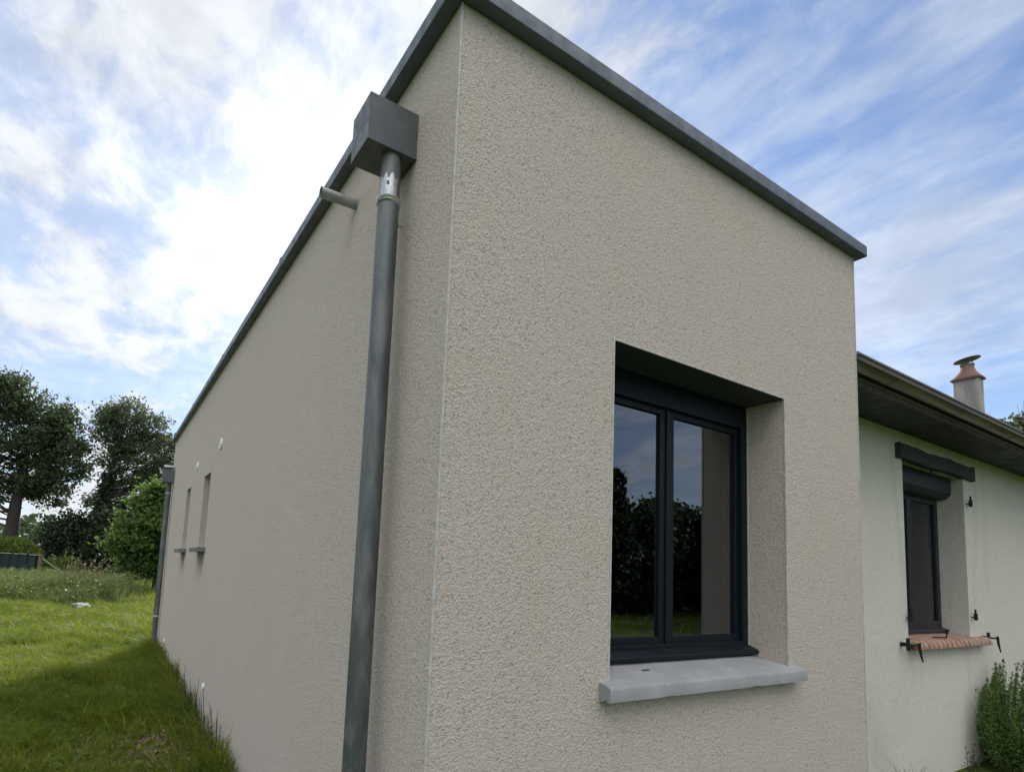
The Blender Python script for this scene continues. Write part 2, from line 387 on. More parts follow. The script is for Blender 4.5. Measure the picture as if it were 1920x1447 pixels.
def wall(mb, u0, u1, z0, z1, plane, thick, holes, axis, sign):
    """slab with rectangular openings. axis 0: wall runs along x, its outer face at y=plane, body towards y+thick*sign"""
    us = sorted({u0, u1, *[h[0] for h in holes], *[h[1] for h in holes]}); zs = sorted({z0, z1, *[h[2] for h in holes], *[h[3] for h in holes]})
    inn = plane+thick*sign
    def P3(u, z, n): return (u, n, z) if axis == 0 else (n, u, z)
    hole = lambda u, z: any(h[0] < u < h[1] and h[2] < z < h[3] for h in holes)
    for i in range(len(us)-1):
        for j in range(len(zs)-1):
            a, b, c, e = us[i], us[i+1], zs[j], zs[j+1]
            if hole((a+b)/2, (c+e)/2): continue
            for n in (plane, inn): mb.add([P3(a, c, n), P3(b, c, n), P3(b, e, n), P3(a, e, n)], [(0, 1, 2, 3)])
    for a, b, c, e in holes+[(u0, u1, z0, z1)]:
        for q_ in (((a, c), (b, c)), ((b, c), (b, e)), ((b, e), (a, e)), ((a, e), (a, c))):
            (p1, r1), (p2, r2) = q_
            mb.add([P3(p1, r1, plane), P3(p2, r2, plane), P3(p2, r2, inn), P3(p1, r1, inn)], [(0, 1, 2, 3)])

# ------------------------------------------------------------------ ground
def gz(x, y):
    """gentle relief; flat under the houses"""
    g = .05*np.sin(x*.9+1)*np.cos(y*.6) + .03*np.sin(x*2.3+y*1.7)
    away = np.clip((-x-.1)/1.2, 0, 1)+np.clip((y-10)/3, 0, 1)
    g = g*np.clip(away, 0, 1)
    dd = np.hypot(x, y); g = g+np.clip((dd-60)/200, 0, 1)*.8
    return g
xs = np.unique(np.concatenate([np.linspace(-12, 12, 97), np.sign(np.linspace(-1, 1, 60))*np.abs(np.linspace(-1, 1, 60))**3*900]))
ys = np.unique(np.concatenate([np.linspace(-8, 32, 121), np.sign(np.linspace(-1, 1, 60))*np.abs(np.linspace(-1, 1, 60))**3*900]))
gx, gy = np.meshgrid(xs, ys); nx, ny = len(xs), len(ys)
gv = np.stack([gx.ravel(), gy.ravel(), gz(gx.ravel(), gy.ravel())-.005], 1)
ii = (np.arange(ny-1)[:, None]*nx+np.arange(nx-1)[None]).ravel()
gme = np_mesh('ground', gv, np.stack([ii, ii+1, ii+nx+1, ii+nx], 1))
gob = link('ground', gme, M['ground']); kind(gob, 'structure')
gme.polygons.foreach_set('use_smooth', np.ones(len(gme.polygons), dtype=bool))

# ------------------------------------------------------------------ the new extension
W, HB, CH, OV, L = 2.7482, 3.4558, .067, .055, 9.186
X0, X1, Z0, Z1, DEP = .7661, 1.9837, 1.118, 2.4403, .20
slits = [(4.839, 5.294), (6.424, 6.839)]; SZ0, SZ1 = 1.636, 2.411
ext = thing('house_extension', 'flat roofed beige rendered extension filling the middle of the view, with grey coping', 'house', (0, 0, 0))
TH = .34
b = MB(); wall(b, 0, W, -.3, HB, 0, TH, [(X0, X1, Z0-.06, Z1)], 0, 1); b.build('front_wall', M['plaster'], ext)
b = MB(); wall(b, TH, L, -.3, HB, 0, TH, [(s0, s1, SZ0, SZ1) for s0, s1 in slits], 1, 1); b.build('side_wall', M['plaster'], ext)
b = MB(); wall(b, TH, L, -.3, HB, W, TH, [], 1, -1); b.build('side_wall', M['plaster'], ext)
b = MB(); wall(b, TH, W-TH, -.3, HB, L, TH, [], 0, -1); b.build('rear_wall', M['plaster'], ext)
MB().box(TH, W-TH, TH, L-TH, 3.1, 3.3).build('flat_roof', M['roofing'], ext)
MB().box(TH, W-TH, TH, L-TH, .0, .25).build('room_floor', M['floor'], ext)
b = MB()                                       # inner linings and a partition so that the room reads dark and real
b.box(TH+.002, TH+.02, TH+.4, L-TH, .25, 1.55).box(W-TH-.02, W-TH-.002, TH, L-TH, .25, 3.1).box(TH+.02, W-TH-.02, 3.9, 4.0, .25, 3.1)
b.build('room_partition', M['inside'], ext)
# coping: pressed metal cap running round the parapet, with a small drip lip
def ring(mb, o1, i1, za, zb):
    """rectangular ring between outset o1 and inset i1"""
    a = [(-o1, -o1), (W+o1, -o1), (W+o1, L+o1), (-o1, L+o1)]; c = [(i1, i1), (W-i1, i1), (W-i1, L-i1), (i1, L-i1)]
    vs = [(x, y, za) for x, y in a]+[(x, y, za) for x, y in c]+[(x, y, zb) for x, y in a]+[(x, y, zb) for x, y in c]
    fs = []
    for i in range(4):
        j = (i+1) % 4
        fs += [(i, j, 4+j, 4+i), (8+i, 12+i, 12+j, 8+j), (i, 8+i, 8+j, j), (4+i, 4+j, 12+j, 12+i)]
    mb.add(vs, fs)
b = MB(); ring(b, OV, TH+.05, HB, HB+CH)
cop = b.build('coping', M['coping'], ext, bevel=.006)
b = MB()
for y in (2.2, 4.4, 6.6, 8.8): MB().box(-OV-.002, TH, y, y+.05, HB+.004, HB+CH+.003).build('joint_cover', M['coping'], cop)

# PVC corner beads showing as pale lines on the arrises
BD = .0035
def bead(mb, x, y, z0, z1, sx, sy, wd=.006):
    mb.box(min(x, x+sx*wd)-(BD if sx > 0 else 0), max(x, x+sx*wd)+(BD if sx < 0 else 0),
           min(y, y+sy*wd)-(BD if sy > 0 else 0), max(y, y+sy*wd)+(BD if sy < 0 else 0), z0, z1)
b = MB(); bead(b, 0, 0, -.2, HB-.001, 1, 1, .0045); b.build('corner_bead', M['bead'], ext, bevel=.0012)
b = MB(); bead(b, W, 0, -.2, HB-.001, -1, 1, .005); b.build('corner_bead', M['bead'], ext, bevel=.0012)
b = MB(); bead(b, 0, L, -.2, HB-.001, 1, -1, .008); b.build('corner_bead', M['bead'], ext)
b = MB()
b.box(X0-.006, X0+.0025, -.0025, .006, Z0, Z1+.006); b.box(X1-.0025, X1+.006, -.0025, .006, Z0-.0, Z1+.006)
b.box(X0+.0025, X1-.0025, -.0025, .004, Z1-.0025, Z1+.004)
b.build('window_bead', M['bead'], ext, bevel=.001)
for s0, s1 in slits:
    b = MB(); b.box(-.0025, .008, s0-.008, s0+.002, SZ0, SZ1+.006); b.box(-.0025, .008, s1-.002, s1+.008, SZ0, SZ1+.006)
    b.box(-.0025, .006, s0+.002, s1-.002, SZ1-.002, SZ1+.006)
    b.build('slit_bead', M['bead'], ext)
# cast stone sill, sloped, nosed, with drip groove under
prof = [(DEP+.02, 1.148), (.05, 1.125), (-.042, 1.1075), (-.053, 1.102), (-.0575, 1.094), (-.058, 1.052), (-.043, 1.050), (-.038, 1.058), (-.030, 1.058), (-.025, 1.050), (.0, 1.050), (DEP+.02, 1.05)]
b = MB(); n = 26; xsill = np.linspace(.716, 2.044, n)
vs = []
for i, x in enumerate(xsill):
    for k, (y, z) in enumerate(prof):
        j = .0002*math.sin(x*37+k)+.0002*math.sin(x*91+2*k) if k < 8 else 0
        chip = .003 if (k in (5, 6) and i in (6, 17)) else 0
        xx = x
        vs.append((xx, y+j, z+j*.8+chip))
K = len(prof)
fs = [tuple(range(K)), tuple(range((n-1)*K, n*K))[::-1]]+[(i*K+k, (i+1)*K+k, (i+1)*K+(k+1) % K, i*K+(k+1) % K) for i in range(n-1) for k in range(K)]
b.add(vs, fs); sill = b.build('stone_sill', M['concrete'], ext, smooth=True)
# sill only passes beyond the opening in front of the wall face; ends set into the wall are hidden by the render
b = MB(); b.box(1.035, 1.075, .07, .078, 1.1285, 1.132); o = b.build('twig', M['iron'], ext); 
# window
win = MB()
FY0, FY1 = DEP, DEP+.07
fx0, fx1, fz0, fz1 = X0, X1, 1.165, Z1
win.box(fx0+.001, fx0+.05, FY0, FY1, fz0, fz1-.001).box(fx1-.05, fx1-.001, FY0, FY1, fz0, fz1-.001)
win.box(fx0+.05, fx1-.05, FY0, FY1, fz1-.125, fz1-.001).box(fx0+.05, fx1-.05, FY0, FY1, fz0, fz0+.045)
wino = win.build('window', M['frame'], ext, bevel=.002)
wino['label'] = 'double casement window in dark blue grey aluminium above stone sill'
MID = 1.366
def sash(x0, x1, z0, z1, fw_, y0, y1, glassy):
    b = MB(); b.box(x0, x0+fw_, y0, y1, z0, z1).box(x1-fw_, x1, y0, y1, z0, z1).box(x0+fw_, x1-fw_, y0, y1, z1-fw_, z1).box(x0+fw_, x1-fw_, y0, y1, z0, z0+fw_)
    s_ = b.build('sash', M['frame'], wino, bevel=.003)
    g = MB()
    for yy in (glassy, glassy+.018):
        g.add([(x0+fw_-.004, yy, z0+fw_-.004), (x1-fw_+.004, yy, z0+fw_-.004), (x1-fw_+.004, yy, z1-fw_+.004), (x0+fw_-.004, yy, z1-fw_+.004)], [(0, 1, 2, 3)])
    e = fw_+.010; a_, b_, c_, d_ = x0+fw_, x1-fw_, z0+fw_, z1-fw_; sp = MB()
    sp.box(a_, a_+.012, glassy+.003, glassy+.015, c_, d_).box(b_-.012, b_, glassy+.003, glassy+.015, c_, d_).box(a_+.012, b_-.012, glassy+.003, glassy+.015, d_-.012, d_).box(a_+.012, b_-.012, glassy+.003, glassy+.015, c_, c_+.012)
    sp.build('spacer_bar', M['spacer'], wino)
    g.build('glass_pane', M['glass'], wino)
    return s_
# glazing beads stepped in behind the sash face
SY = DEP+.022
sash(fx0+.040, MID-.014, fz0+.042, fz1-.12, .036, SY, SY+.05, SY+.014)
sash(MID+.014, fx1-.040, fz0+.042, fz1-.12, .036, SY, SY+.05, SY+.014)
MB().box(MID-.0115, MID+.0115, SY-.008, SY+.05, fz0+.046, fz1-.126).build('meeting_stile', M['frame'], wino, bevel=.003)
b = MB(); b.prism([(DEP+.01, 1.19), (DEP-.005, 1.19), (DEP-.05, 1.172), (DEP-.056, 1.166), (DEP-.056, 1.154), (DEP-.05, 1.150), (DEP+.01, 1.163)], 0, X0+.002, X1-.003)
b.build('drip_sill', M['frame'], wino, bevel=.0015)
MB().box(X0+.002, X1-.002, DEP-.02, DEP+.02, 1.12, 1.152).build('sill_seal', M['rubber'], wino)
MB().box(X0+.004, X1-.0035, .006, DEP-.001, Z1-.004, Z1-.0005).build('head_lining', M['head'], ext)
MB().box(X1-.006, X1-.0008, DEP-.004, DEP+.0, 1.19, Z1-.002).build('mastic_line', M['bead'], wino)
# slit windows
for s0, s1 in slits:
    f = MB(); x = .2
    f.box(x, x+.06, s0+.001, s0+.05, SZ0, SZ1-.001).box(x, x+.06, s1-.05, s1-.001, SZ0, SZ1-.001).box(x, x+.06, s0+.05, s1-.05, SZ1-.05, SZ1-.001).box(x, x+.06, s0+.05, s1-.05, SZ0, SZ0+.05)
    wo = f.build('slit_window', M['frame'], ext)
    g = MB(); g.add([(x+.03, s0+.05, SZ0+.05), (x+.03, s0+.05, SZ1-.05), (x+.03, s1-.05, SZ1-.05), (x+.03, s1-.05, SZ0+.05)], [(0, 1, 2, 3)]); g.build('glass_pane', M['glass'], wo)
    sl = MB(); sl.prism([(.2, SZ0+.004), (-.075, SZ0-.012), (-.085, SZ0-.022), (-.085, SZ0-.062), (.0, SZ0-.058), (.2, SZ0-.058)], 1, s0-.06, s1+.06)
    # profile given as (x, z)
    sl.build('slit_sill', M['slit_sill'], wo, bevel=.003)
# round vent caps and small plugs on the side wall
def cap(y, z, r_, nm='vent_cap'):
    b = MB(); tilt = Matrix.Rotation(R(-90), 3, 'Y')
    b.lathe([(r_, 0), (r_, .010), (r_*.85, .016), (r_*.8, .012), (r_*.3, .012), (r_*.25, .018), (.001, .018)], (0, y, z), 24, tilt)
    b.build(nm, M['white'], ext, smooth=True)
cap(4.34, 2.62, .055); cap(5.98, 2.61, .055); cap(4.12, .37, .03, 'wall_plug'); cap(7.88, .30, .03, 'wall_plug')
# overflow spout
b = MB(); b.tube([(.04, .95, 3.232), (-.175, .95, 3.226)], .025, 20, False).tube([(-.175, .95, 3.226), (.03, .95, 3.232)], .022, 20, False)
n = 20
b.build('overflow_spout', M['overflow'], ext, smooth=True)
b = MB(); tilt = Matrix.Rotation(R(-90), 3, 'Y')
b.lathe([(.036, .0), (.036, .003), (.0255, .004)], (0, .95, 3.231), 20, tilt); b.build('spout_collar', M['overflow'], ext)

# ------------------------------------------------------------------ downpipes with square hoppers
def downpipe(label, px, py, r_, box, ztop, zc, detail):
    th = thing('downpipe', label, 'downpipe', (px, py, 0), 'square hoppers with round downpipes on the side wall')
    x0, x1, y0, y1, z0, z1 = box
    b = MB(); b.box(x0, x1, y0, y1, z0, z1)
    b2 = MB()
    # open topped box: floor, four sheets, folded rim
    s = .004
    hp = MB(); hp.box(x0, x1, y0, y1, z0, z0+s).box(x0, x0+s, y0, y1, z0+s, z1).box(x1-s, x1, y0, y1, z0+s, z1).box(x0+s, x1-s, y0, y0+s, z0+s, z1).box(x0+s, x1-s, y1-s, y1, z0+s, z1)
    ho = hp.build('hopper', M['hopper'], th, bevel=.0015)
    rim = MB(); rim.box(x0-.0015, x1, y0-.0015, y0-.0002, z0+.001, z0+.008).box(x0-.0015, x0-.0002, y0, y1, z0+.001, z0+.008)
    rim.build('hopper_lip', M['hopper'], ho)
    b = MB(); b.tube([(px+.002, py+.002, z0+.002), (px+.002, py+.002, zc-.02)], r_*.93, 32, False)
    b.build('upper_pipe', M['zinc'], th, smooth=True)
    b = MB(); b.tube([(px, py, zc), (px, py, 1.05), (px, py, .02)], r_, 32, False); 
    b.tube([(px, py, zc-.0), (px, py, zc+.002)], r_, 32, True)
    b.build('pipe', M['zinc'], th, smooth=True)
    b = MB(); b.lathe([(r_-.002, -.012), (r_+.003, -.010), (r_+.0055, -.006), (r_+.003, -.002), (r_+.001, .001), (r_+.005, .005), (r_+.006, .010), (r_+.002, .014), (r_-.002, .016)], (px, py, zc), 36)
    b.build('collar', M['bright_zinc'], th, smooth=True)
    if detail:
        # bright solder patch wrapped on the upper pipe, irregular outline
        b = MB(); n = 16; vs = []; fs = []
        a0, a1 = R(185), R(292); rr = r_*.93+.0012
        for i in range(n+1):
            a = a0+(a1-a0)*i/n
            top = zc+.098+.008*math.sin(i*1.3)+(.0 if 3 < i < 13 else -.012)+(-.014 if i in (7, 8) else 0); bot = zc+.014
            for k in range(7):
                z = bot+(top-bot)*k/6; vs.append((px+.002+rr*math.cos(a), py+.002+rr*math.sin(a), z))
        fs = [(i*7+k, (i+1)*7+k, (i+1)*7+k+1, i*7+k+1) for i in range(n) for k in range(6)]
        b.add(vs, fs); b.build('solder_patch', M['bright_zinc'], th, smooth=True)
        a = R(235); b = MB(); b.tube([(px+.002+(rr-.002)*math.cos(a), py+(rr-.002)*math.sin(a), zc+.062), (px+.002+(rr+.003)*math.cos(a), py+(rr+.003)*math.sin(a), zc+.062)], .006, 12); b.build('rivet', M['zinc'], th)
    for zb in ((zc-.035,) if detail else (1.6, .9)):
        b = MB(); b.lathe([(r_, -.010), (r_+.0025, -.009), (r_+.0025, .009), (r_, .010)], (px, py, zb), 32) if not detail or zb < 2 else None
        b.tube([(px+r_*.6, py+r_*.5, zb), (px+r_*.6+.03, py+r_+.012, zb), (0.0, py+r_+.012, zb)], .0045, 8)
        b.tube([(px+r_*.9, py+r_+.012, zb), (px+r_*.9+.012, py+r_+.012, zb)], .008, 6)
        b.build('pipe_clip', M['bright_zinc'] if detail else M['zinc'], th)
    return th
downpipe('tall zinc downpipe in the foreground near the house corner, under a dark square hopper', -.085, .345, .0405, (-.2, -.001, .30, .472, 3.055, 3.243), 3.05, 2.868, True)
dp2 = downpipe('far thin downpipe with small square hopper at the far end of the side wall', -.062, 8.93, .04, (-.17, -.001, 8.82, 9.0, 2.72, 2.93), 2.7, 2.55, False)
b = MB(); b.tube([(-.16, 8.9, 2.975), (.02, 8.9, 2.985)], .03, 16); b.build('outlet_tube', M['bright_zinc'], dp2, smooth=True)
b = MB(); b.lathe([(.041, 0), (.044, .002), (.044, .03), (.041, .032)], (-.062, 8.93, .55), 24); b.build('joint_ring', M['bright_zinc'], dp2)

# ------------------------------------------------------------------ the old house
D = .5; OX0, OX1 = W+.004, 24.0
old = thing('old_house', 'cream rendered older house on the right with overhanging eaves, chimney and narrow window', 'house', (OX0, D, 0))
ox0, ox1, oz0, oz1 = 4.645, 5.925, 1.05, 2.585
b = MB(); wall(b, OX0, OX1, -.3, 2.83, D, .32, [(ox0, ox1, oz0, oz1)], 0, 1); b.build('wall', M['old_plaster'], old)
b = MB(); b.prism([(D+.322, -.3), (9.0, -.3), (9.0, 2.8), (4.7, 6.7), (D+.322, 2.95)], 0, OX1-.3, OX1); b.build('gable_wall', M['old_plaster'], old)
MB().box(OX0, OX1-.3, 8.7, 9.0, -.3, 2.8).build('rear_wall', M['old_plaster'], old)
PT = .80
def rz(y, off=0): return 2.838+off+(y-.0)*PT
# roof: tile courses as a stepped surface, plus barrel bumps at the eaves
b = MB(); n = 26; RY = 4.75
for i in range(n):
    ya = -.02+(RY+.02)*i/n; yb = -.02+(RY+.02)*(i+1)/n+.03
    b.prism([(ya, rz(ya, .022)), (yb, rz(yb, .012)), (yb, rz(yb, -.02)), (ya, rz(ya, -.0))], 0, OX0+.002*(i % 2), OX1+.25)
roof = b.build('roof', M['tile'], old)
b = MB(); b.prism([(RY, rz(RY)), (RY, rz(RY, -.05)), (9.45, rz(0)-.05), (9.45, rz(0))], 0, OX0, OX1+.25); b.build('rear_slope', M['tile'], roof)
b = MB(); x = OX0+.1; k = 0
rnd = random.Random(2)
while x < OX1:
    z = rnd.uniform(-.003, .006); b.tube([(x, .0, rz(.0, .012)+z), (x, .36, rz(.36, .012)+z)], .016, 8); x += .17
b.build('eaves_tile', M['tile'], roof)
b = MB(); b.tube([(OX0, RY, rz(RY, .03)), (OX1+.25, RY, rz(RY, .03))], .12, 12); b.build('ridge_tile', M['tile'], roof)
# gutter: half round with rolled front bead
gp = []; gc = (.052, 2.868); gr = .056
for k in range(13): a = R(180+180*k/12); gp.append((gc[0]+gr*math.cos(a), gc[1]+gr*math.sin(a)))
gp += [(gc[0]+(gr-.004)*math.cos(R(360-180*k/12)), gc[1]+(gr-.004)*math.sin(R(360-180*k/12))) for k in range(13)]
b = MB(); b.prism(gp, 0, OX0, OX1+.3); gut = b.build('gutter', M['gutter'], old, smooth=True)
b = MB(); b.tube([(OX0, gc[0]-gr-.003, gc[1]+.002), (OX1+.3, gc[0]-gr-.003, gc[1]+.002)], .0095, 10); b.build('gutter_bead', M['gutter'], gut, smooth=True)
b = MB(); x = 3.3
while x < OX1:
    pts = [(x, gc[0]+(gr+.002)*math.cos(R(a)), gc[1]+(gr+.002)*math.sin(R(a))) for a in range(180, 361, 20)]
    MB().tube(pts, .004, 6).build('gutter_hook', M['gutter'], gut); x += 1.1
MB().box(OX0, OX1+.3, .112, .134, 2.772, 2.90).build('fascia_board', M['fascia'], old, bevel=.003)
MB().box(OX0, OX1+.3, .100, .112, 2.80, 2.806).build('drip_strip', M['gutter'], old)
MB().box(OX0, OX1+.3, .134, D+.05, 2.805, 2.8295).build('soffit', M['soffit'], old)
# chimney
cx0, cx1, cy0, cy1, czt = 18.93, 19.27, 4.0, 4.56, 7.38
ch = MB().box(cx0, cx1, cy0, cy1, 5.6, czt).build('chimney', M['chimney'], old, bevel=.01)
b = MB(); b.box(cx0-.055, cx1+.055, cy0-.055, cy1+.055, czt, czt+.035); b.build('chimney_cap', M['terracotta'], ch, bevel=.012)
b = MB(); ccx, ccy = (cx0+cx1)/2, (cy0+cy1)/2
def flare(zs):   # from rectangle to circle
    vs = []; n = 32
    for f, z, r_ in zs:
        for k in range(n):
            a = 2*math.pi*(k+.5)/n; c_, s_ = math.cos(a), math.sin(a); q_ = max(abs(c_), abs(s_))
            sx, sy = c_/q_*(cx1-cx0+.12)/2, s_/q_*(cy1-cy0+.12)/2
            vs.append((ccx+f*sx+(1-f)*r_*c_, ccy+f*sy+(1-f)*r_*s_, z))
    fs = [(i*n+k, i*n+(k+1) % n, (i+1)*n+(k+1) % n, (i+1)*n+k) for i in range(len(zs)-1) for k in range(n)]
    fs.append(tuple(range((len(zs)-1)*n, len(zs)*n))); return vs, fs
z = czt+.045
b.add(*flare([(1, z-.001, .2), (.8, z+.035, .19), (.5, z+.09, .19), (.2, z+.17, .175), (0, z+.27, .16), (0, z+.38, .145)])); b.build('chimney_pot', M['terracotta'], ch, smooth=True)
b = MB(); b.lathe([(.15, 0), (.16, .01), (.16, .04), (.12, .045)], (ccx, ccy, z+.38), 24)
for a in (30, 150, 270): b.tube([(ccx+.11*math.cos(R(a)), ccy+.11*math.sin(R(a)), z+.41), (ccx+.12*math.cos(R(a)), ccy+.12*math.sin(R(a)), z+.53+.04*math.cos(R(a+60)))], .012, 6)
b.build('cowl_ring', M['flashing'], ch, smooth=True)
b = MB(); tl = Matrix.Rotation(R(-11), 3, Vector((.88, .47, 0)))
b.lathe([(.30, -.004), (.302, .006), (.2, .035), (.05, .05), (.001, .052)], (ccx, ccy, z+.55), 32, tl); b.build('cowl_disc', M['flashing'], ch, smooth=True)
b = MB(); b.prism([(cy0-.30, rz(cy0-.30, .05)), (cy1+.1, rz(cy1+.1, .05)), (cy1+.1, rz(cy1+.1, .085)), (cy0-.30, rz(cy0-.30, .085))], 0, cx0-.18, cx1+.15); b.build('chimney_flashing', M['flashing'], ch)
# lintel, roller box, window, brick sill
b = MB(); n = 14; vs = []
for i in range(n+1):
    x = 4.525+(6.10-4.525)*i/n; w1 = .006*math.sin(i*.9)+.004*math.sin(i*2.3); w2 = .006*math.sin(i*.7+1)
    vs += [(x, D-.035, 2.572+w2), (x, D-.035, 2.695+w1), (x, D+.03, 2.695+w1), (x, D+.03, 2.572+w2)]
fs = [(0, 1, 2, 3), tuple(n*4+k for k in (3, 2, 1, 0))]+[(i*4+k, i*4+(k+1) % 4, (i+1)*4+(k+1) % 4, (i+1)*4+k) for i in range(n) for k in range(4)]
b.add(vs, fs); b.build('lintel', M['dark_wood'], old, bevel=.006)
b = MB(); b.prism([(D+.09, 2.575), (D+.09, 2.43), (D+.13, 2.385), (D+.225, 2.375), (D+.225, 2.575)], 0, ox0+.002, ox1-.002); b.build('roller_shutter_box', M['old_frame'], old, bevel=.004)
b = MB(); b.tube([(5.36, D+.05, 2.582), (5.36, D+.05, 2.55), (5.365, D+.04, 2.535)], .006, 8); b.build('ceiling_hook', M['iron'], old)
f = MB(); fy = D+.205
f.box(ox0+.001, ox0+.06, fy, fy+.06, 1.17, 2.38).box(ox1-.06, ox1-.001, fy, fy+.06, 1.17, 2.38).box(ox0+.06, ox1-.06, fy, fy+.06, 1.17, 1.235).box(ox0+.06, ox1-.06, fy, fy+.06, 2.33, 2.38)
f.box((ox0+ox1)/2-.045, (ox0+ox1)/2+.045, fy-.006, fy+.055, 1.235, 2.33)
ow = f.build('window', M['old_frame'], old, bevel=.003)
ow['label'] = 'narrow looking grey window under a dark wooden lintel and roller box'
g = MB()
for a, c in ((ox0+.06, (ox0+ox1)/2-.045), ((ox0+ox1)/2+.045, ox1-.06)):
    for yy in (fy+.02, fy+.036): g.add([(a, yy, 1.235), (c, yy, 1.235), (c, yy, 2.33), (a, yy, 2.33)], [(0, 1, 2, 3)])
g.build('glass_pane', M['old_glass'], ow)
b = MB(); b.prism([(fy+.01, 1.175), (fy-.05, 1.160), (fy-.056, 1.152), (fy-.052, 1.135), (fy+.01, 1.14)], 0, ox0+.002, ox1-.002); b.build('drip_sill', M['old_frame'], ow, bevel=.002)
# bullnosed bricks on edge, each slightly different
sill = MB(); nb = 17; bx0, bx1 = 4.615, 6.19; st = (bx1-bx0)/nb
for i in range(nb):
    j = rnd.uniform(-.003, .003); x0 = bx0+i*st+.010; x1 = bx0+(i+1)*st-.010; y0 = D-.085+j
    inside = ox0-.01 < x0 and x1 < ox1+.01
    yb = fy-.02 if inside else D+.04
    p_ = [(yb, 1.128 if inside else 1.112), (y0+.05, 1.110+j), (y0+.028, 1.104+j), (y0+.012, 1.092+j), (y0+.003, 1.075+j), (y0, 1.055), (y0+.002, 1.04), (yb, 1.04)]
    sill.prism(p_, 0, x0, x1)
bs = sill.build('brick_sill', M['brick'], old, bevel=.003)
MB().box(bx0+.002, bx1-.002, D-.045, fy-.03, 1.043, 1.074).build('mortar_bed', M['mortar'], bs)
MB().box(ox0+.001, ox1-.001, fy-.02, fy+.04, 1.04, 1.14).build('sill_upstand', M['old_plaster'], old)
def pin(x, z):
    b = MB(); b.box(x-.005, x+.005, D-.03, D+.02, z-.03, z-.018).tube([(x, D-.032, z-.05), (x, D-.032, z+.012)], .015, 10).tube([(x, D-.032, z+.012), (x, D-.032, z+.05)], .008, 8)
    b.build('hinge_pin', M['iron'], old)
for x, z in ((5.985, 2.36), (5.975, 1.31), (4.625, 1.31)): pin(x, z)
def stay(x, z, s):
    b = MB(); b.box(x-.012, x+.012, D-.055, D+.02, z-.015, z+.015)
    b.tube([(x, D-.05, z-.045), (x, D-.05, z+.05)], .013, 8)
    b.tube([(x, D-.05, z), (x+s*.07, D-.065, z-.003), (x+s*.105, D-.085, z-.004)], .008, 8)
    b.tube([(x+s*.105, D-.085, z+.015), (x+s*.108, D-.09, z-.06), (x+s*.118, D-.10, z-.13)], [.012, .010, .005], 8)
    b.build('shutter_stay', M['iron'], old)
stay(4.50, 1.085, 1); stay(6.20, 1.10, 1)
b = MB(); b.tube([(5.12, D+.0, 1.125), (5.30, D-.03, 1.118), (5.31, D-.03, 1.15)], .006, 6).tube([(5.31, D-.03, 1.15), (5.31, D-.03, 1.185)], .012, 8); b.build('sill_catch', M['iron'], old)

# ------------------------------------------------------------------ vegetation builders
def leaves(cent, size, flat=.0, tint=None, elong=1.5):
    """one folded diamond leaf clump per centre"""
    n = len(cent); a = unit(RNG.normal(size=(n, 3))); b_ = unit(np.cross(a, unit(RNG.normal(size=(n, 3))))) 
    if flat: a[:, 2] *= (1-flat); a = unit(a); b_ = unit(np.cross(a, np.cross(b_, a)))
    s_ = size*RNG.uniform(.6, 1.3, (n, 1)) if np.isscalar(size) else size[:, None]*RNG.uniform(.6, 1.3, (n, 1))
    c_ = np.cross(a, b_)
    v0 = cent-a*s_*elong*.5; v1 = cent+b_*s_*.5+c_*s_*.12; v2 = cent+a*s_*elong*.5; v3 = cent-b_*s_*.5+c_*s_*.12
    V = np.stack([v0, v1, v2, v3], 1).reshape(-1, 3); F = np.arange(4*n).reshape(n, 4)
    tt = RNG.uniform(0, 1, n) if tint is None else tint
    return V, F, np.repeat(tt, 4)
def curve(p0, p1, bend, n=7):
    p0, p1 = Vector(p0), Vector(p1); mid = (p0+p1)/2+Vector(bend)
    return [(1-t_)**2*p0+2*t_*(1-t_)*mid+t_*t_*p1 for t_ in [i/(n-1) for i in range(n)]]
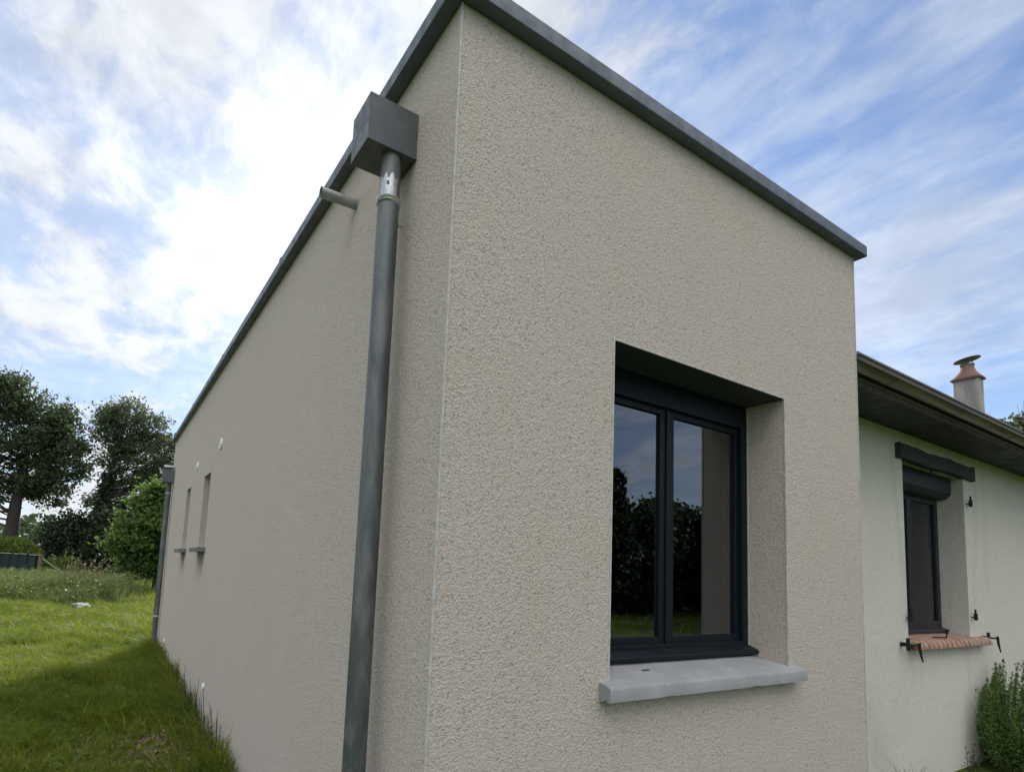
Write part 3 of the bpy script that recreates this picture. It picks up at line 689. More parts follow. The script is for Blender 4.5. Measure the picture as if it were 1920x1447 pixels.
def tree(name, label, cat, base, trunk_r, H, crown, leafm, lsize, nleaf, ivy=0, per_r=10, lean=(0, 0), group=None, seed=0, branch=1., cl_r=.85, barkm='bark', bare=.0, flat=0.):
    """crown: list of (dx, dy, z, radius) lobes; leaf clumps are laid on the lobes' shells, each reached by its own bough"""
    rn = np.random.default_rng(seed+50); rr = random.Random(seed)
    th = thing(name, label, cat, base, group); B = Vector(base)
    tr = MB(); ztop = H*.72
    tp = [B+Vector((lean[0]*f*f*ztop/5+.12*trunk_r*math.sin(5*f+seed)*3, lean[1]*f*f, f*ztop)) for f in [i/9 for i in range(10)]]
    tp[0].z -= .1
    tr.tube(tp, [trunk_r*(1.35 if i == 0 else 1.0)*(1-.085*i) for i in range(10)], 12)
    clumps = []
    for (dx, dy, z, r_) in crown:
        k = max(4, int(per_r*(r_/cl_r)**1.6))
        dirs = unit(rn.normal(size=(k, 3))); 
        for dv in dirs:
            rad = r_*(.55+.5*rn.random())
            clumps.append(np.array([base[0]+dx, base[1]+dy, base[2]+z])+dv*rad*np.array([1, 1, .85]))
    clumps = np.array(clumps)
    for c_ in clumps:
        if rr.random() > branch: continue
        hd = math.hypot(c_[0]-base[0], c_[1]-base[1]); zt = min(max(c_[2]-base[2]-rr.uniform(.25, .6)*hd-.3, H*.22), ztop*.97); f = zt/ztop; i = min(int(f*9), 8); g = f*9-i
        p0 = tp[i]*(1-g)+tp[i+1]*g
        dist = (Vector(c_)-p0).length
        r0 = min(trunk_r*.4, .012*dist+.015)
        tr.tube(curve(p0, c_, (rr.uniform(-.22, .22)*dist, rr.uniform(-.22, .22)*dist, rr.uniform(-.25, .12)*dist)), [r0*(1-.85*q_/6) for q_ in range(7)], 5, False)
        for q_ in range(3):     # twigs
            e = Vector(c_)+Vector(rn.normal(size=3))*cl_r*.6
            tr.tube([Vector(c_)-(Vector(c_)-p0)*.15, e], [r0*.25, .006], 4, False)
    tr.build('trunk', M[barkm], th, smooth=True)
    per = max(1, nleaf//len(clumps)); idx = np.repeat(np.arange(len(clumps)), per)
    csz = rn.uniform(.55, 1.15, len(clumps))*cl_r
    off = rn.normal(size=(len(idx), 3))*np.array([1.05, 1.05, .72])*.52
    off += .35*np.sin(off[:, [1, 2, 0]]*5+idx[:, None])*.5
    cent = clumps[idx]+off*csz[idx][:, None]
    keep = rn.random(len(cent)) > bare; cent = cent[keep]
    V, F, T = leaves(cent, lsize, flat)
    link('crown', np_mesh('crown', V, F, T), M[leafm], th)
    if ivy:
        n = ivy; f = rn.random(n)**1.1; a = rn.uniform(0, 6.28, n); z = f*ztop*.75
        q_ = np.array([[*tp[min(int(x*.75*9), 8)]] for x in f]); rad = trunk_r*(1.5-.7*f)+rn.normal(size=n)*.12
        cent = np.stack([q_[:, 0]+rad*np.cos(a), q_[:, 1]+rad*np.sin(a), base[2]+z], 1)
        V, F, T = leaves(cent, .13); link('ivy', np_mesh('ivy', V, F, T), M['ivy'], th)
    return th
def bush(name, label, cat, base, dims, leafm, lsize, nleaf, group=None, seed=0, lobes=9, stems=True):
    rn = np.random.default_rng(seed+900); th = thing(name, label, cat, base, group)
    lc = np.stack([rn.uniform(-.6, .6, lobes)*dims[0], rn.uniform(-.6, .6, lobes)*dims[1], rn.uniform(.25, .72, lobes)*dims[2]], 1)
    idx = rn.integers(0, lobes, nleaf); dv = unit(rn.normal(size=(nleaf, 3)))
    rad = (.45+.15*rn.normal(size=(nleaf, 1))+.10*np.sin(dv[:, :1]*7+idx[:, None])+.1*np.sin(dv[:, 2:]*9+2*idx[:, None]))
    p = lc[idx]+dv*rad*np.array([dims[0]*.75, dims[1]*.75, dims[2]*.58])
    p[:, 2] = np.abs(p[:, 2])+.03
    V, F, T = leaves(p+np.array(base), lsize); link('foliage', np_mesh('foliage', V, F, T), M[leafm], th)
    if stems:
        b = MB()
        for c_ in lc: b.tube(curve(base, Vector(base)+Vector(c_), (0, 0, -.05)), [.05*(1-.12*i) for i in range(7)], 5, False)
        b.build('stem', M['bark'], th, smooth=True)
    return th
def P_at(dirx, diry, dist): return (EYE.x+dirx*dist, EYE.y+diry*dist)

# big oak on the left, its crown running out of the frame
x, y = P_at(-.105, .994, 40)
tree('oak_tree', 'big dark oak with thick bare trunk at the left edge, tallest of the trees', 'tree', (x, y, 0), .42, 12.4,
     [(-1.3, 0, 10.1, 1.3), (.6, .3, 9.5, 1.2), (-3.0, 0, 8.8, 1.5), (1.5, 0, 8.7, 1.0), (-.9, .5, 9.1, 1.5), (1.9, 0, 7.7, 1.1), (-3.7, 0, 7.2, 1.4), (.5, .2, 7.6, 1.4), (-1.7, -.6, 7.0, 1.3), (2.0, .2, 6.3, .95), (.5, 0, 5.9, 1.2), (1.5, 0, 4.9, .8), (-3.1, .4, 5.2, 1.1), (-1.5, .2, 5.0, 1.0), (.1, .8, 4.9, .8)],
     'oak', .125, 38000, seed=3, cl_r=.6, per_r=9, branch=.22)
x, y = P_at(-.006, 1.0, 40)
tree('ash_tree', 'tall open crowned tree with ivy covered trunk between the oak and the house', 'tree', (x, y, 0), .30, 11.8,
     [(.8, 0, 10.1, 1.1), (-.1, 0, 9.7, .9), (2.0, .2, 9.5, 1.1), (-.4, 0, 8.8, .7), (1.2, .4, 8.5, 1.2), (3.0, 0, 8.3, 1.1), (2.1, -.3, 7.3, 1.2), (4.1, 0, 7.0, 1.1), (.2, .3, 7.4, .9), (3.5, 0, 5.8, 1.1), (1.2, 0, 6.2, 1.0), (2.1, .2, 5.0, .9), (-.5, 0, 4.6, .45), (4.9, 0, 5.2, 1.0), (.9, .2, 4.5, .7), (4.6, .3, 6.2, 1.0), (3.0, .3, 6.7, 1.0), (2.9, .5, 5.3, .8)],
     'oak2', .11, 27000, ivy=4500, seed=8, cl_r=.55, lean=(.25, 0), per_r=8, branch=.45)
x, y = P_at(.052, .998, 27)
tree('fruit_tree', 'small light green fruit tree standing just left of the far downpipe', 'tree', (x+.55, y, 0), .10, 4.75,
     [(-.2, 0, 4.2, .5), (-.5, .2, 3.7, .65), (.3, 0, 3.6, .7), (-.9, 0, 2.95, .65), (.2, -.2, 2.9, .8), (.9, 0, 3.0, .8), (-1.3, .1, 2.2, .6), (-.4, 0, 2.1, .8), (.5, .2, 2.0, .8), (-.9, 0, 1.5, .55), (1.2, 0, 2.0, .7), (.1, 0, 1.35, .55), (-.5, 0, 1.1, .4)],
     'fruit', .12, 17000, seed=5, cl_r=.42, lean=(-.5, 0), flat=.3)
# dark evergreen undergrowth round the ash trunk
x, y = P_at(-.02, 1.0, 38)
bush('evergreen_bush', 'dark evergreen thicket at the foot of the ivy covered trunk', 'bush', (x, y, 0), (2.3, 1.4, 3.9), 'ivy', .12, 34000, seed=1, lobes=14)
x, y = P_at(.03, 1.0, 41)
bush('evergreen_bush', 'dark low bush behind the small fruit tree', 'bush', (x+.6, y, 0), (2.0, 1.2, 2.6), 'ivy', .12, 18000, seed=2, lobes=10)
x, y = P_at(-.052, 1.0, 33)
bush('yellow_green_shrub', 'small yellow green shrub right of the clipped hedge, beyond the green fence', 'shrub', (x+.1, y, 0), (.95, .6, 1.25), 'shrub', .11, 3500, seed=3)
bush('yellow_green_shrub', 'bright leafy shrub half hidden by the tall dry reeds', 'shrub', (EYE.x+.8, 27.5, 0), (.7, .6, 1.15), 'shrub', .10, 2500, seed=4)
# clipped hedge
hx = -6.9; th = thing('clipped_hedge', 'rounded clipped yellow green hedge at the left edge behind the green fence', 'hedge', (hx, 33, 0))
n = 26000; a = RNG.uniform(0, math.pi, n); u = RNG.uniform(-3.6, 3.6, n)
endf = np.clip((3.6-np.abs(u))/1.0, 0, 1)**.5
hh = 2.05*(.6+.4*endf)+.06*np.sin(u*3)
p = np.stack([hx+u, 33-1.0*np.cos(a)*(.4+.6*endf), hh*np.sin(a)**.45+RNG.normal(size=n)*.03], 1)+RNG.normal(size=(n, 3))*.04
V, F, T = leaves(p, .07); link('foliage', np_mesh('foliage', V, F, T), M['hedge'], th)
b = MB(); b.prism([(32.15, 0), (32.2, 1.4), (32.6, 1.85), (33.4, 1.85), (33.8, 1.4), (33.85, 0)], 0, hx-3.2, hx+3.1); b.build('inner_branches', M['bark'], th)

# distant belt of woodland
n = 46000; idx = RNG.integers(0, 150, n); cxw = RNG.uniform(-70, 90, 150); cyw = RNG.uniform(80, 100, 150); czw = RNG.uniform(.2, .62, 150); hw = RNG.uniform(4.2, 7.5, 150)
dv = unit(RNG.normal(size=(n, 3))); p = np.stack([cxw[idx]+dv[:, 0]*3.2, cyw[idx]+dv[:, 1]*3, np.abs(czw[idx]*hw[idx]*.8+dv[:, 2]*hw[idx]*.42)], 1)
V, F, T = leaves(p, .55); wd = link('distant_woods', np_mesh('distant_woods', V, F, T), M['wood_leaf']); kind(wd, 'stuff', 'distant pale green belt of woodland behind the garden trees', 'woods')

# ------------------------------------------------------------------ green fence, plank, rag
th = thing('green_panel_fence', 'dark green corrugated sheet fence with shiny top edge, standing in the tall weeds', 'fence', (-7, 27.3, 0))
b = MB(); n = 220; fx = np.linspace(-12.2, -3.05, n); sag = .04*np.sin((fx+2.35)*1.7)
vs = []
for i, x in enumerate(fx):
    yy = 27.3+.035*math.sin(x*22); zt = 1.33+.05*math.sin(x*1.1)+(.05 if x > -3.7 else 0)
    vs += [(x, yy, .0), (x, yy, zt), (x, yy+.012, zt), (x, yy+.012, .0)]
fs = [(i*4+k, (i+1)*4+k, (i+1)*4+(k+1) % 4, i*4+(k+1) % 4) for i in range(n-1) for k in range(4)]
b.add(vs, fs); b.build('corrugated_sheet', M['tarp'], th, smooth=True)
for k in range(19):
    x0 = -12.2+k*.49; zt = 1.345+.05*math.sin(x0*1.1)
    MB().box(x0, x0+.40, 27.24, 27.33, zt, zt+.012).build('top_highlight', M['white'] if k > 0 else M['white'], th)  # white strips standing in for the highlights along the sheet's top edge
MB().box(-3.08, -2.97, 27.22, 27.34, 0, 1.38).build('end_post', M['post'], th, bevel=.01)
b = MB(); b.tube([(-2.92, 26.9, 1.24), (-2.2, 26.6, .72)], .028, 6); tag(b.build('leaning_plank', M['dry']), 'pale wooden stick leaning at the end of the green fence', 'stick')
# crumpled bag
n1, n2 = 18, 12; vs = []; rn = np.random.default_rng(3)
for i in range(n1):
    for j in range(n2):
        a = 2*math.pi*i/n1; c_ = math.pi*j/(n2-1); r_ = 1+.25*math.sin(3*a+j)+.15*rn.normal()
        vs.append((-1.22+.17*r_*math.cos(a)*math.sin(c_), 16.3+.1*r_*math.sin(a)*math.sin(c_), .17+.075*r_*math.cos(c_)))
b = MB(); b.add(vs, [(i*n2+j, ((i+1) % n1)*n2+j, ((i+1) % n1)*n2+j+1, i*n2+j+1) for i in range(n1) for j in range(n2-1)])
tag(b.build('plastic_bag', M['rag']), 'small crumpled white plastic bag lying in the grass', 'plastic bag')

# ------------------------------------------------------------------ grass
def blades(x, y, h, wd, lean, tint, z0=None, curl=1.0, az=None, spread=1.0):
    n = len(x); z = gz(x, y)-.01 if z0 is None else z0
    a = RNG.uniform(0, 2*np.pi, n) if az is None else az
    dx, dy = np.cos(a), np.sin(a); f = RNG.uniform(0, 2*np.pi, n); px, py = np.cos(f)*wd/2, np.sin(f)*wd/2
    l1 = lean*h*.30; l2 = lean*h
    m_ = np.stack([x+dx*l1, y+dy*l1, z+h*.58], 1); tip = np.stack([x+dx*l2, y+dy*l2, z+h*(1-.25*curl*lean)], 1)
    o = np.stack([px, py, np.zeros(n)], 1); bs_ = np.stack([x, y, z], 1)
    V = np.stack([bs_-o, bs_+o, m_+o*.8, m_-o*.8, tip+o*.12, tip-o*.12], 1).reshape(-1, 3)
    k = np.arange(n)*6; F = np.concatenate([np.stack([k, k+1, k+2, k+3], 1), np.stack([k+3, k+2, k+4, k+5], 1)])
    return V, F, np.repeat(tint, 6)
def merge(parts):
    Vs, Fs, Ts = [], [], []; o = 0
    for V, F, T in parts: Vs.append(V); Fs.append(F+o); Ts.append(T); o += len(V)
    return np.concatenate(Vs), np.concatenate(Fs), np.concatenate(Ts)
def scatter(n, x0, x1, y0, y1):
    x = RNG.uniform(x0, x1, n); y = RNG.uniform(y0, y1, n)
    k = ~((x > -.01) & (x < W+.02) & (y > -.01) & (y < L+.01)) & ~((x > W-.01) & (x < OX1) & (y > D-.02) & (y < 9.1)) & ~((y < .45) & (y > .25) & (abs(x+.085) < .045))
    return x[k], y[k]
def fbm(x, y, s, ph=0.): 
    return (np.sin(x*s+1.3*np.sin(y*s*.8+ph)+ph)+np.sin(y*s*1.3+1.7*np.sin(x*s*.7+2+ph))+.6*np.sin((x+y)*s*2.3+ph*2)+.5*np.sin((x-y)*s*3.7+ph))/3.1
parts = []
# near strip by the wall
x, y = scatter(72000, -3.6, 0, 1.2, 10.5)
vis = x > -1.6-.17*(y+1.5); keep = vis | (RNG.random(len(x)) < .25); x, y = x[keep], y[keep]
bare = np.exp(-(((x+.42)/.36)**2+((y-3.45)/.75)**2))+.8*np.exp(-(((x+.95)/.2)**2+((y-3.6)/.5)**2))
keep = RNG.random(len(x)) > .93*bare; x, y = x[keep], y[keep]
cl = fbm(x, y, 3.1); cl2 = fbm(x, y, 9., 1.)
cl3 = fbm(x, y, 21., 2.); keep = RNG.random(len(x)) < np.clip(1.0+1.3*cl2+.6*cl3+.6*np.exp(-(x/.5)**2), .12, 1); x, y, cl, cl2, cl3 = x[keep], y[keep], cl[keep], cl2[keep], cl3[keep]
h = .12+.08*cl+.09*cl2+.05*cl3+RNG.uniform(0, .12, len(x))+.10*np.exp(-(x/.3)**2); h = np.clip(h, .03, .5)
tint = np.clip(.42+.3*cl2+.15*cl+RNG.normal(size=len(x))*.3, 0, 1)
parts.append(blades(x, y, h, RNG.uniform(.005, .0115, len(x)), RNG.uniform(.25, 1.2, len(x)), tint, az=RNG.normal(size=len(x))*1.1+4.0+1.5*cl))
# middle lawn
x, y = scatter(95000, -6.5, 4, 10.2, 19)
vis = x > -2.0-.17*(y+1.5); keep = vis | (RNG.random(len(x)) < .3); x, y = x[keep], y[keep]
cl = fbm(x, y, 1.7); cl2 = fbm(x, y, 6., 1.)
cl3 = fbm(x, y, 13., 2.); h = np.clip(.16+.10*cl+.12*cl2+.06*cl3+RNG.uniform(0, .14, len(x)), .04, .6)
parts.append(blades(x, y, h, RNG.uniform(.009, .02, len(x)), RNG.uniform(.3, 1.3, len(x)), np.clip(.5+.32*cl2+.15*cl+RNG.normal(size=len(x))*.28, 0, 1)))
x, y = scatter(60000, -12, 22, 19, 60)
h = np.clip(.2+.1*fbm(x, y, .8)+RNG.uniform(0, .2, len(x)), .08, .6)
parts.append(blades(x, y, h, RNG.uniform(.02, .045, len(x)), RNG.uniform(.3, 1.1, len(x)), np.clip(.55+RNG.normal(size=len(x))*.25, 0, 1)))
x, y = scatter(9000, -5, 0, 1.5, 17); cl = fbm(x, y, 2.1, 5.); keep = cl > -.1; x, y = x[keep], y[keep]
Vd, Fd, Td = blades(x, y, RNG.uniform(.06, .22, len(x)), RNG.uniform(.002, .005, len(x)), RNG.uniform(.6, 1.6, len(x)), RNG.uniform(0, .5, len(x)))
kind(link('dead_grass', np_mesh('dead_grass', Vd, Fd, Td), M['dry']), 'stuff', 'withered straw coloured blades matted into the grass', 'dry grass')
# round the camera and along the fronts
x, y = scatter(42000, -4.5, 9, -6, 1.5)
keep = ~((x > 2.4) & (y > -.9)); x, y = x[keep], y[keep]
h = np.clip(.09+.05*fbm(x, y, 2.)+RNG.uniform(0, .08, len(x)), .03, .3)
parts.append(blades(x, y, h, RNG.uniform(.006, .012, len(x)), RNG.uniform(.3, 1.1, len(x)), np.clip(.45+RNG.normal(size=len(x))*.25, 0, 1)))
x, y = scatter(16000, 2, 60, -45, -6)
parts.append(blades(x, y, RNG.uniform(.1, .35, len(x)), RNG.uniform(.03, .06, len(x)), RNG.uniform(.3, 1, len(x)), RNG.random(len(x))))
tx, ty = scatter(1500, -4.5, -.02, 1.5, 17); tn = 44; k_ = (fbm(tx, ty, 4., 7.) > -.1) & (((tx+.42)/.42)**2+((ty-3.5)/.8)**2 > 1); tx, ty = tx[k_], ty[k_]
ta = RNG.uniform(0, 6.28, (len(tx), tn)); tr_ = np.abs(RNG.normal(size=(len(tx), tn)))*.045; th_ = RNG.uniform(.12, .40, len(tx))[:, None]*RNG.uniform(.5, 1.1, (len(tx), tn))
x = np.minimum((tx[:, None]+tr_*np.cos(ta)).ravel(), -.01); y = (ty[:, None]+tr_*np.sin(ta)).ravel()
far_ = np.clip(y/9, .8, 2)
parts.append(blades(x, y, th_.ravel(), RNG.uniform(.004, .009, len(x))*far_, RNG.uniform(.5, 1.5, len(x)), np.clip((RNG.random(len(tx))[:, None]+RNG.normal(size=(len(tx), tn))*.12).ravel(), 0, 1), az=ta.ravel()))
x, y = scatter(3500, -3, 0, 1.5, 9); z = gz(x, y)+RNG.uniform(.03, .10, len(x)); parts.append((*leaves(np.stack([x, y, z], 1), .05, flat=.5, elong=1.5)[:2], np.repeat(RNG.uniform(0, .6, len(x)), 4)))
x, y = scatter(16000, -5, 0, 1.5, 17); z = gz(x, y)+RNG.uniform(.01, .09, len(x)); V, F, T = leaves(np.stack([x, y, z], 1), .026, flat=.5, elong=1.4)
V2 = (V.reshape(-1, 4, 3)); F4 = F; parts.append((V, F4, np.clip(T*.5, 0, 1)))
V, F, T = merge(parts); kind(link('grass', np_mesh('grass', V, F, T), M['grass']), 'stuff', 'bright green meadow grass beside the side wall', 'grass')
# tall weeds
parts = []
x, y = scatter(85000, -11, .9, 15.6, 27)
edge = 16.9+.5*np.sin(x*1.3)+np.clip(x+1.1, 0, 9)*3.6
inn = np.clip((y-edge)/1.2, 0, 1); keep = RNG.random(len(x)) < inn; x, y = x[keep], y[keep]; inn = inn[keep]
cl = fbm(x, y, 1.5, .4); cl2 = fbm(x, y, 4.5, 2.)
right = np.clip((x+1.3)/1.6, 0, 1)
h = np.clip((.66+.2*cl+.12*cl2+RNG.uniform(-.1, .22, len(x)))*(.45+.55*inn)*(1-.45*right), .1, 1.2)
parts.append(blades(x, y, h, RNG.uniform(.010, .024, len(x)), RNG.uniform(.1, .8, len(x)), np.clip(.42+.28*cl2+RNG.normal(size=len(x))*.22, 0, 1)))
# leafy herbs mixed in, on stalks
n = 30000; x, y = scatter(n, -10, .2, 16.8, 26)
edge = 17.1+.5*np.sin(x*1.3)+np.clip(x+1.1, 0, 9)*3.6; cl = fbm(x, y, 2.3, 3.); keep = (y > edge) & (cl > .0); x, y = x[keep], y[keep]
z = RNG.uniform(.1, .85, len(x)); V, F, T = leaves(np.stack([x, y, z+gz(x, y)], 1), .06); parts.append((V, F, T))
V, F, T = merge(parts); kind(link('tall_weeds', np_mesh('tall_weeds', V, F, T), M['weed']), 'stuff', 'bank of tall weeds and long grass in front of the green fence', 'weeds')
# dry stems among weeds and beyond the fruit tree
x, y = scatter(1500, -9, 2.5, 17.5, 28); keep = (RNG.random(len(x)) < .35+.5*(x > -1.5)); x, y = x[keep], y[keep]
V1 = blades(x, y, RNG.uniform(.5, 1.05, len(x))*np.where(x > -.8, .62, 1.), RNG.uniform(.006, .012, len(x)), RNG.uniform(.1, .6, len(x)), RNG.random(len(x)))
V, F, T = V1; T = T*.6; kind(link('dry_stems', np_mesh('dry_stems', V, F, T), M['dry']), 'stuff', 'dry straw coloured stems standing among the weeds', 'dry grass')
# yellow flowers
n = 260; x = RNG.normal(size=n)*.8-2.9; y = RNG.normal(size=n)*.8+18.6; V, F, T = leaves(np.stack([x, y, RNG.uniform(.35, .62, n)], 1), .032, elong=1)
kind(link('wildflowers', np_mesh('wildflowers', V, F, T), M['yellow']), 'stuff', 'sprinkle of small yellow flowers in the weeds', 'flowers')
n = 140; x, y = scatter(n, -3.5, .3, 3.5, 19); V, F, T = leaves(np.stack([x, y, gz(x, y)+RNG.uniform(.06, .16, len(x))], 1), .011, elong=1); 
kind(link('daisies', np_mesh('daisies', V, F, T), M['white']), 'stuff', 'tiny white flower heads dotted over the grass', 'flowers')
# reeds
rx, ry = P_at(-.027, 1.0, 20.5); th = thing('reed_clump', 'clump of tall dry reeds with pale plumes bending to the right', 'reeds', (rx, ry, 0))
n = 80; x = rx+RNG.normal(size=n)*.38; y = ry+RNG.normal(size=n)*.3; vs = MB(); pl = []
rr = random.Random(6)
for i in range(n):
    ln = rr.uniform(.95, 1.62); r_ = rr.uniform(-.1, 1.0)*(1.1 if i % 2 else .35); dx = max(-.25, r_)*ln*.8; dy = rr.uniform(-.15, .15)
    p0 = Vector((x[i], y[i], 0)); p1 = p0+Vector((dx, dy, ln*(1-.38*max(0, r_)))); pts = curve(p0, p1, (-dx*.25, 0, ln*.12), 6)
    vs.tube(pts, [.006, .0055, .005, .0045, .004, .003], 4, False)
    for k in range(7):
        t_ = 1-.18*rr.random(); q_ = p0.lerp(p1, t_); pl.append(pts[4].lerp(pts[5], rr.random())+Vector((rr.gauss(0, .012), rr.gauss(0, .012), rr.gauss(0, .012))))
vs.build('reed_stem', M['dry'], th)
V, F, T = leaves(np.array([list(q_) for q_ in pl]), .020, elong=2.6); kind(link('reed_plume', np_mesh('reed_plume', V, F, T), M['dry'], th), 'stuff')
n = 1800; V, F, T = blades(rx+RNG.normal(size=n)*.45, ry+RNG.normal(size=n)*.3, RNG.uniform(.6, 1.25, n), RNG.uniform(.010, .02, n), RNG.uniform(.1, .9, n), RNG.random(n)); link('reed_leaf', np_mesh('reed_leaf', V, F, T), M['weed'], th)
# straw chips on the bare patch
n = 9000; x = RNG.normal(size=n)*.30-.45; y = RNG.normal(size=n)*.62+3.5; k = (x < -.03); x, y = x[k], y[k]
V, F, T = leaves(np.stack([x, y, gz(x, y)+RNG.uniform(.0, .045, len(x))], 1), .021, flat=.75, elong=1.8); kind(link('wood_chips', np_mesh('wood_chips', V, F, T), M['straw']), 'stuff', 'dry pale wood chips and straw on the bare patch by the wall', 'wood chips')
# dark bending weeds growing along the foot of the side wall
parts = []
n = 1900; y = RNG.uniform(1.6, 9.1, n); tuft = fbm(y*0, y, 3.5, 1.)+.3*RNG.normal(size=n); k = tuft > -.15; y = y[k]; n = len(y)
x = -np.abs(RNG.normal(size=n))*.07-.015
h = RNG.uniform(.12, .36, n)*np.where(RNG.random(n) < .12, 1.45, 1.)
parts.append(blades(x, y, h, RNG.uniform(.002, .0045, n), RNG.uniform(.3, 1.3, n), RNG.random(n), az=RNG.uniform(2.6, 5.6, n)))
V, F, T = merge(parts); kind(link('wall_weeds', np_mesh('wall_weeds', V, F, T), M['dark_weed']), 'stuff', 'thin dark weeds and grasses growing up against the side wall', 'weeds')
b = MB(); pl = []
for i in range(46):
    y0 = rr.uniform(2.7, 6.5); ln = rr.uniform(.25, .46); sgn = rr.choice((-1, 1)); p0 = Vector((-rr.uniform(.02, .1), y0, 0)); dx = -rr.uniform(.0, .06); dyy = sgn*rr.uniform(.03, .16)
    pts = curve(p0, p0+Vector((dx, dyy, ln)), (0, -dyy*.2, ln*.25), 8); pts[-1].z -= .02
    b.tube(pts, [.0022]*6+[.0015, .001], 4, False)
    for k in range(14): pl.append(pts[5].lerp(pts[7], rr.random())+Vector([rr.gauss(0, .004) for _ in range(3)]))
kind(b.build('seed_stems', M['dark_weed']), 'stuff', 'arching grass stems with seed heads in front of the side wall', 'grass stems')
# rosemary-like bush by the old house
def sprigs(name, label, cat, base, n, rad, H, leafm, nl, lsz, wspread=.5, seed=0, stemr=.004):
    rr = random.Random(seed); th = thing(name, label, cat, base); b = MB(); cs = []
    for i in range(n):
        a = rr.uniform(0, 6.28); q_ = rr.random()**.6; dx, dy = rad*q_*math.cos(a), rad*q_*math.sin(a); h = H*(1-.35*q_*q_)*rr.uniform(.7, 1.0)
        p0 = Vector(base)+Vector((dx*.95, dy*.8, 0)); p1 = Vector(base)+Vector((dx+rr.gauss(0, .05), dy+rr.gauss(0, .05), h)); pts = curve(p0, p1, (dx*.35, dy*.35, 0), 6)
        b.tube(pts, [stemr*(1-.15*k) for k in range(6)], 4, False)
        for k in range(nl):
            t_ = rr.uniform(.02, 1.0); j = min(int(t_*5), 4); q3 = pts[j].lerp(pts[j+1], t_*5-j); s_ = .035*(1.15-t_)
            cs.append(q3+Vector([rr.gauss(0, s_) for _ in range(3)]))
    b.build('stem', M['dark_weed'], th)
    V, F, T = leaves(np.array([list(c_) for c_ in cs]), lsz, elong=3.2); link('foliage', np_mesh('foliage', V, F, T), M[leafm], th)
    return th
sprigs('rosemary_bush', 'upright feathery green bush against the cream wall in the bottom right corner', 'bush', (6.22, .10, 0), 170, .5, 1.04, 'rosemary', 260, .0085, seed=3)
sprigs('wild_herb', 'thin nearly bare stem of a weed just left of the feathery bush', 'weed', (4.95, .28, 0), 5, .14, .42, 'dark_weed', 22, .010, seed=5)
th = thing('grass_tuft', 'small tuft of dry grass at the foot of the cream wall, bottom edge', 'grass tuft', (3.86, .2, 0))
n = 70; V, F, T = blades(3.86+RNG.normal(size=n)*.05, .2+RNG.normal(size=n)*.04, RNG.uniform(.22, .40, n), RNG.uniform(.003, .006, n), RNG.uniform(.1, .7, n), RNG.random(n), z0=np.zeros(n)); link('blades', np_mesh('blades', V, F, T), M['dark_weed'], th)

# ------------------------------------------------------------------ tree behind the old roof, trees behind the viewer (seen mirrored in the glass)
x, y = P_at(.971, .241, 48)
tree('oak_tree', 'tree top showing above the gutter of the old house, far right', 'tree', (x+1, y+.5, 0), .35, 12.8,
     [(0, 0, 11.7, .9), (-.4, 1.6, 11.0, 1.0), (.3, -1.4, 11.9, 1.1), (-1.2, .2, 9.9, 1.3), (.6, -2.9, 11.2, 1.3), (0, 2.8, 10.0, 1.0), (.6, 0, 8.6, 1.9), (0, -2.5, 8.8, 1.8)],
     'oak2', .2, 11000, seed=21, cl_r=.6)
hedge_row = [(29, -31, 7.4), (34.5, -33, 8.0), (38.2, -30, 8.4), (42, -31, 8.9), (46.5, -29, 8.2), (52, -30, 8.8), (24, -33, 7.2), (58, -33, 8.5), (33, -13, 8.6), (37, -17, 9.4), (41, -12, 9.8), (44, -21, 10), (29, -9.5, 7.6)]
proto = None
hedge_row = [(1.2+(x-1.2)*.56, y*.56, 1.5+(h-1.5)*.56) for x, y, h in hedge_row]
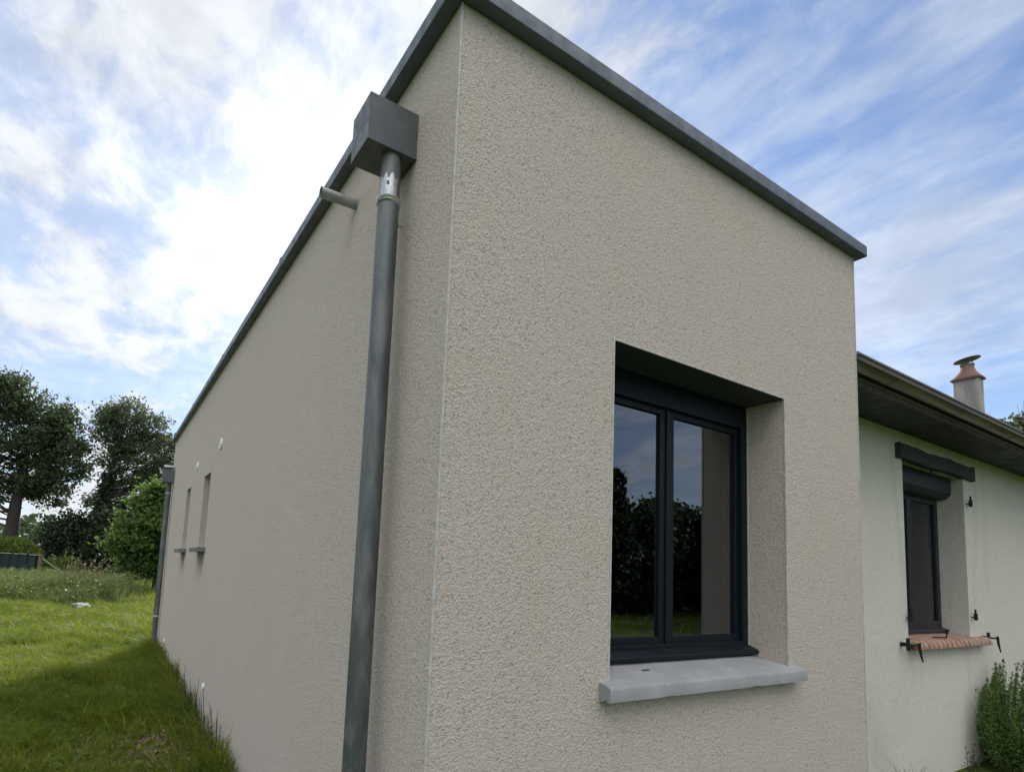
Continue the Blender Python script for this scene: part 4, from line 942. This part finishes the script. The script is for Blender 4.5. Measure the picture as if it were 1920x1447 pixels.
for i, (x, y, h) in enumerate(hedge_row):
    if i == 0:
        proto = tree('broadleaf_tree', '-', 'tree', (x, y, 0), .22, 8.0,
             [(0, 0, 6.9, 1.2), (-1.2, 0, 6.1, 1.3), (1.3, .3, 6.0, 1.4), (0, 0, 4.8, 1.9), (-1.9, 0, 3.9, 1.5), (1.9, 0, 3.9, 1.5), (0, 0, 2.6, 2.0), (-1.8, 0, 1.5, 1.4), (1.8, 0, 1.5, 1.4), (0, .6, 1.0, 1.2), (-2.6, 0, .8, 1.0), (2.6, 0, .8, 1.0)], 'oak', .24, 16000, seed=31, cl_r=.8, group='broadleaf trees mirrored in the window glass')
        for c in proto.children:
            if c.name.startswith('crown'): c.data.materials[0] = M['dark_oak']
        o = proto
    else:
        o = proto.copy(); COL.objects.link(o)
        for c in [c for c in proto.children]:
            q = c.copy(); COL.objects.link(q); q.parent = o; q.matrix_parent_inverse = c.matrix_parent_inverse.copy()
    o.location = (x, y, 0); o.rotation_euler = (0, 0, i*1.3); s_ = h/8.0; o.scale = (s_*1.1, s_*1.1, s_)
    o['label'] = 'broadleaf tree in the dark row mirrored in the window glass'; 
# conifer
cb = (17.9, -15.6, 0); th = thing('conifer_tree', 'dark pointed conifer mirrored at the left of the window glass', 'tree', cb)
b = MB(); b.tube([(cb[0], cb[1], 0), (cb[0], cb[1], 10.3)], [.2, .02], 8); cs = []
rr = random.Random(9)
for k in range(30):
    z = 1.0+9.2*k/30; rad = 2.5*(1-(z/10.9))+.15
    for j in range(9):
        a = rr.uniform(0, 6.28); e = Vector((cb[0]+rad*math.cos(a)*rr.uniform(.7, 1.1), cb[1]+rad*math.sin(a), z-.22*rad+rr.uniform(-.1, .25))); b.tube([(cb[0], cb[1], z), e], [.03, .008], 4, False)
        for q_ in range(50):
            t_ = rr.random()**.7; p_ = Vector((cb[0], cb[1], z)).lerp(e, t_); cs.append([p_.x+rr.gauss(0, .13), p_.y+rr.gauss(0, .13), p_.z+rr.gauss(0, .07)])
b.build('trunk', M['bark'], th); V, F, T = leaves(np.array(cs), .15, elong=2.); link('crown', np_mesh('crown', V, F, T), M['conifer'], th); th.scale = (.62, .62, .62)
